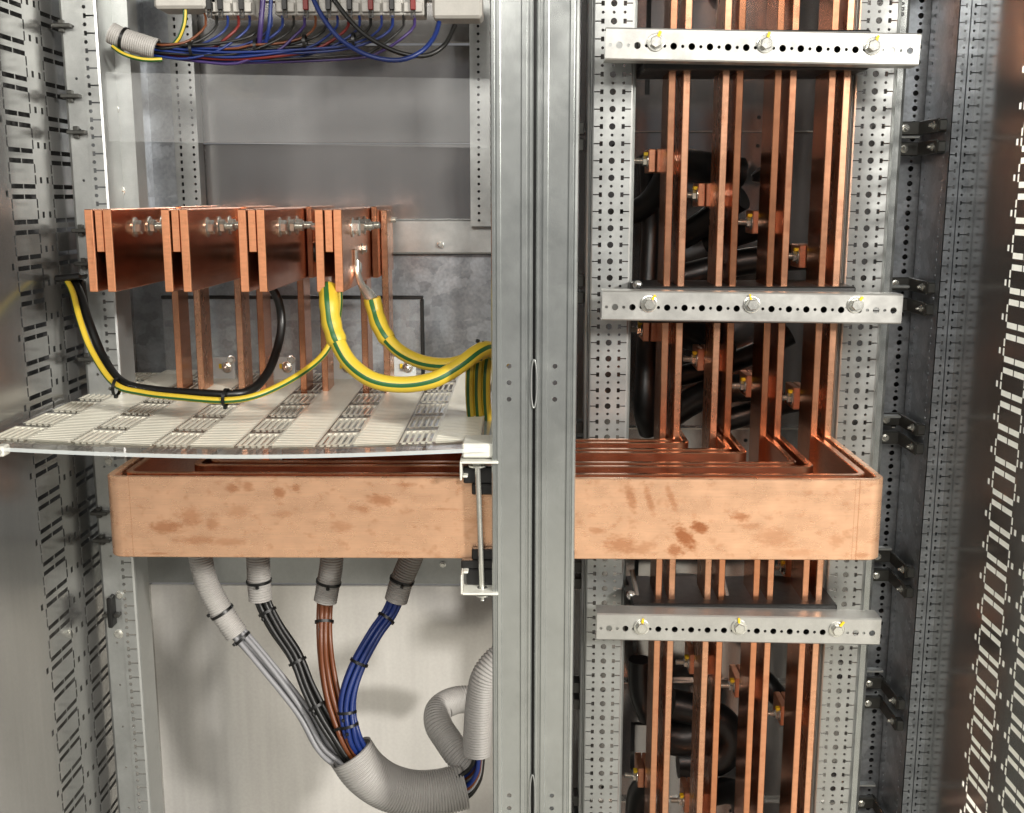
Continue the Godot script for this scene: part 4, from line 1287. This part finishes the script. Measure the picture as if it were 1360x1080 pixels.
func top_terminals() -> void:
	var d := 1.72
	var xs := [279, 294, 322, 379, 407, 437, 465, 493, 521, 549]
	var names := ["first", "second", "third", "fourth", "fifth", "sixth", "seventh", "eighth", "ninth", "tenth"]
	var reds := [4, 7, 9]
	var r := MB.new()
	var a := at(205, 2, d + 0.05)
	var b := at(640, 2, d + 0.05)
	r.box(Vector3(a.x, a.y, -d - 0.07), Vector3(b.x, a.y + 0.06, -d - 0.055), 0.002)
	var rl := obj("terminal_rail", r, M.galv)
	tag(rl, "steel rail carrying the terminal blocks along the top of the left cabinet", "rail")
	for k in xs.size():
		var q := at(xs[k], 14, d)
		var t := thing("terminal_block", "%s beige terminal block along the top edge, counted from the left" % names[k], "terminal block", q, "terminal blocks along the top edge")
		var m := MB.new()
		var w: float = (xs[k + 1] - xs[k] if k < 9 else 28) * d / F
		w = minf(w, 0.0325)
		m.box(q + Vector3(-w / 2, -0.006, -0.054), q + Vector3(w / 2 - 0.0006, 0.07, -0.004), 0.0015)
		m.box(q + Vector3(-w / 2 + 0.002, -0.002, -0.004), q + Vector3(w / 2 - 0.0026, 0.012, 0.002), 0.001)
		obj("housing", m, M.beige, t)
		m = MB.new()
		m.box(q + Vector3(-0.004, 0.0, 0.002), q + Vector3(0.004, 0.05, 0.008), 0.001)
		obj("lever", m, M.red if k in reds else M.black, t)
		m = MB.new()
		m.box(q + Vector3(-0.0036, -0.011, 0.002), q + Vector3(-0.0024, 0.0, 0.005))
		m.box(q + Vector3(0.0024, -0.011, 0.002), q + Vector3(0.0036, 0.0, 0.005))
		m.box(q + Vector3(-0.0024, -0.011, 0.002), q + Vector3(0.0024, -0.0095, 0.005))
		m.box(q + Vector3(-0.0024, -0.006, 0.002), q + Vector3(0.0024, -0.005, 0.005))
		obj("wire_clamp", m, M.black, t)
	for e in [[204, -14, 272, 11, "left"], [574, -20, 640, 24, "right"]]:
		var lo := at(e[0], e[3], d - 0.01)
		var hi := at(e[2], e[1], d - 0.01)
		var m := MB.new()
		m.box(Vector3(lo.x, lo.y, -d - 0.05), Vector3(hi.x, hi.y + 0.04, -d + 0.01), 0.004)
		var o := obj("end_housing", m, M.beige)
		tag(o, "plain beige housing closing the %s end of the terminal row" % e[4], "housing", "end housings of the terminal row")
		m = MB.new()
		var h := (lo + hi) / 2
		m.cone(facing(Vector3(h.x, h.y + 0.006, -d + 0.0102), Vector3.BACK), [[0.0028, 0], [0.0028, 0.001], [0, 0.001]], 12)
		put_mesh("screw", m.mesh(), M.black, o, Transform3D())
	# wires gathered into a bundle that leaves left through a corrugated sleeve
	var t2 := thing("control_wires", "sagging bundle of thin blue, red and black control wires under the terminals", "wires", at(350, 72, d))
	var cols := [M.brown_wire, M.black_wire, M.blue_wire, M.red_wire, M.blue_wire, M.black_wire, M.blue_wire, M.blue_wire, M.black_wire, M.violet_wire]
	for k in 20:
		var x: float = 272 + k * 14.6
		var dz := (k % 4 - 1.5) * 0.005
		var yb := 60 + (k % 5) * 4.5
		var xl := maxf(x - 70 - (k % 3) * 14, 215)
		var pts := [[x, 18, d + 0.01], [x + 1, 34, d], [x - 12, 48, d - 0.01], [lerpf(x, xl, 0.5), lerpf(52, yb, 0.6), d - 0.015 + dz], [xl, yb, d - 0.02 + dz]]
		if xl > 300: pts.append([300.0, yb + 7 - (k % 3) * 2, d - 0.02 + dz])
		pts.append([205.0, 58 + (k % 5) * 4, d - 0.01 + dz])
		var m := MB.new()
		m.tube(px_curve(pts, 0.01), [0.0019 + 0.0004 * (k % 2)], 8)
		obj("wire", m, cols[k % 10], t2)
	for p in [[255, 66], [340, 62], [405, 56], [470, 54]]: ring_tie(t2, at(p[0], p[1], d - 0.02), Vector3(1, 0.05, 0), 0.011)
	for e in [["dark blue cable drooping in a loop under the terminals", M.blue_wire, [[414, -6, 1.70], [428, 22, 1.69], [452, 52, 1.68], [490, 74, 1.67], [530, 80, 1.67], [560, 68, 1.68], [577, 48, 1.70], [583, 30, 1.72]], 0.0036], ["black cable drooping beside the blue loop under the terminals", M.black_wire, [[440, -6, 1.71], [462, 24, 1.70], [490, 50, 1.69], [530, 70, 1.68], [565, 74, 1.68], [590, 60, 1.69], [604, 34, 1.72]], 0.0036],
		["dark violet cable hanging down from the roof to the control wires", M.violet_wire, [[350, -10, 1.70], [348, 12, 1.70], [346, 36, 1.70], [344, 58, 1.71]], 0.004], ["bright blue cable hanging down from the roof to the control wires", M.blue_wire, [[360, -10, 1.70], [359, 14, 1.70], [357, 38, 1.70], [352, 60, 1.71]], 0.003]]:
		var m := MB.new()
		m.tube(px_curve(e[2], 0.008), [e[3]], 10)
		var o := obj("hanging_cable", m, e[1])
		tag(o, e[0], "cable")
	var sl := px_curve([[148, 44, 1.70], [165, 52, 1.70], [190, 60, 1.70], [209, 66, 1.70]], 0.004)
	var t3 := thing("cable_sleeve", "grey corrugated sleeve at upper left taking in the control wires", "cable sleeve", sl[1])
	var m3 := MB.new()
	corrugated(m3, sl, 0.016, 0.0032)
	obj("tube", m3, M.conduit, t3)
	ring_tie(t3, sl[5], sl[6] - sl[4], 0.0165)
	for e in [["yellow green wire curving under the upper left sleeve", [[150, 62, 1.69], [165, 72, 1.68], [190, 79, 1.68], [215, 79, 1.69]]], ["yellow green wire hanging from the left end housing", [[246, 8, 1.72], [245, 30, 1.72], [238, 50, 1.72], [228, 62, 1.72]]]]:
		var m := MB.new()
		earth_tube(m, px_curve(e[1], 0.006), 0.0034, 12)
		var o := obj("earth_wire", m, M.earth)
		tag(o, e[0], "wire")

# ---------------------------------------------------------------- taps behind the upright busbars
func taps() -> void:
	var spots := [ # block px, bar pair, which section
		[870, 214, 0, "top"], [935, 259, 1, "top"], [1007, 295, 2, "top"], [1068, 340, 3, "top"],
		[862, 437, 0, "middle"], [934, 476, 1, "middle"], [998, 511, 2, "middle"], [1060, 527, 3, "middle"],
		[1050, 752, 3, "half-hidden"], [923, 877, 1, "lower"], [983, 908, 2, "lower"], [1043, 945, 3, "lower"],
		[855, 1027, 0, "bottom"], [916, 1060, 1, "bottom"]]
	for e in spots:
		var p := at(e[0], e[1], 1.76)
		var name_: String = "%s copper tap block with bolt, beside the %s busbar pair" % [e[3], ORD[e[2]]]
		var t := thing("tap_block", name_, "tap block", p, "copper tap blocks on the upright busbars")
		var xb: float = BX[e[2]]
		var xl := p.x - 0.012
		for s in 2:
			var m := MB.new()
			m.box(Vector3(xl + s * 0.0125, p.y - 0.018, -1.80), Vector3(xl + s * 0.0125 + 0.0108, p.y + 0.018, -1.742 + s * 0.002), 0.0012)
			obj("plate", m, M.copper_cut, t)
		var m2 := MB.new()
		m2.box(Vector3(xl + 0.0245, p.y - 0.022, -1.80), Vector3(xb + 0.032, p.y + 0.014, -1.742), 0.0012)
		obj("tongue", m2, M.copper, t)
		bolt(t, Vector3(xl, p.y, -1.752), Vector3.LEFT, 0.0085, 0.3, 1.1)
		bolt(t, Vector3(xl + 0.0245, p.y + 0.002, -1.7395), Vector3(1, 0, 0.0), 0.0075, 0.3)
		m2 = MB.new()
		m2.box(Vector3(xl - 0.007, p.y + 0.008, -1.755), Vector3(xl - 0.0005, p.y + 0.013, -1.745), 0.0005)
		obj("paint_mark", m2, M.yellow, t)
	# black cables and breaker poles behind
	var C := [
		["black cable standing upright behind the left upright rail, upper section", [[860, 206, 1.86], [862, 240, 1.86], [864, 300, 1.87], [862, 350, 1.86], [860, 392, 1.85]], 0.0135],
		["black cable slanting left from the first top tap block", [[890, 222, 1.80], [868, 262, 1.84], [846, 280, 1.86], [828, 288, 1.87]], 0.017],
		["thick black cable lying across behind the second busbar pair, top section", [[890, 214, 1.80], [925, 220, 1.86], [960, 226, 1.88], [984, 230, 1.89]], 0.023],
		["black cable rising left of the second top tap block", [[905, 316, 1.86], [935, 296, 1.84], [962, 276, 1.82], [985, 262, 1.80]], 0.019],
		["dark cable end between the second and third busbar pairs, top section", [[1012, 222, 1.88], [1018, 232, 1.88], [1016, 244, 1.88]], 0.02],
		["black cable leaving the third top tap block to the left", [[1032, 294, 1.80], [1000, 304, 1.82], [975, 312, 1.85], [940, 320, 1.88]], 0.018],
		["black cable sagging below the third top tap block", [[1092, 340, 1.80], [1050, 342, 1.83], [1010, 345, 1.85], [976, 350, 1.86], [930, 362, 1.87], [890, 372, 1.87]], 0.020],
		["black cable bulging beside the left upright rail, middle section", [[866, 420, 1.86], [860, 455, 1.85], [858, 490, 1.85], [857, 520, 1.84], [856, 548, 1.84], [862, 572, 1.86]], 0.0165],
		["black cable crossing from the second middle tap block", [[960, 472, 1.80], [935, 450, 1.84], [905, 442, 1.86], [870, 440, 1.86]], 0.024],
		["black cable climbing to the third middle tap block", [[890, 552, 1.86], [925, 530, 1.85], [960, 518, 1.83], [1020, 512, 1.80]], 0.021],
		["black cable running flat below the fourth middle tap block", [[1080, 528, 1.80], [1040, 536, 1.83], [1000, 548, 1.85], [960, 560, 1.86]], 0.017],
		["black cable crossing high behind the third busbar pair, middle section", [[900, 500, 1.87], [950, 488, 1.87], [1000, 470, 1.87], [1050, 444, 1.87]], 0.016],
		["black cable standing upright behind the left upright rail, lower section", [[850, 876, 1.86], [850, 905, 1.86], [854, 930, 1.86], [862, 950, 1.87]], 0.019],
		["thick black cable curling behind the second busbar pair, lower section", [[892, 936, 1.87], [930, 945, 1.87], [960, 960, 1.87], [970, 985, 1.87], [950, 1010, 1.87], [900, 1012, 1.87]], 0.026],
		["black cable between the lower blocks of the first two busbar pairs", [[880, 975, 1.87], [905, 980, 1.87], [935, 975, 1.87]], 0.03],
		["black cable crossing under the second bottom tap block", [[940, 1055, 1.82], [965, 1050, 1.85], [985, 1060, 1.87], [990, 1090, 1.88]], 0.021],
		["black cable leaving the first bottom tap block downwards", [[870, 1030, 1.80], [850, 1050, 1.83], [845, 1075, 1.85], [846, 1100, 1.86]], 0.018],
		["black cable behind the fourth lower tap block", [[1062, 945, 1.80], [1034, 925, 1.84], [1016, 905, 1.86], [990, 880, 1.87]], 0.017],
		["black cable behind the holder of the lowest support rail", [[845, 790, 1.84], [900, 782, 1.85], [960, 786, 1.85], [1020, 784, 1.85], [1075, 790, 1.84]], 0.024]]
	for e in C:
		var m := MB.new()
		m.tube(px_curve(e[1], 0.008), [e[2] * 1.12], 18)
		var o := obj("black_cable", m, M.rubber)
		tag(o, e[0], "cable", "black cables behind the upright busbars")
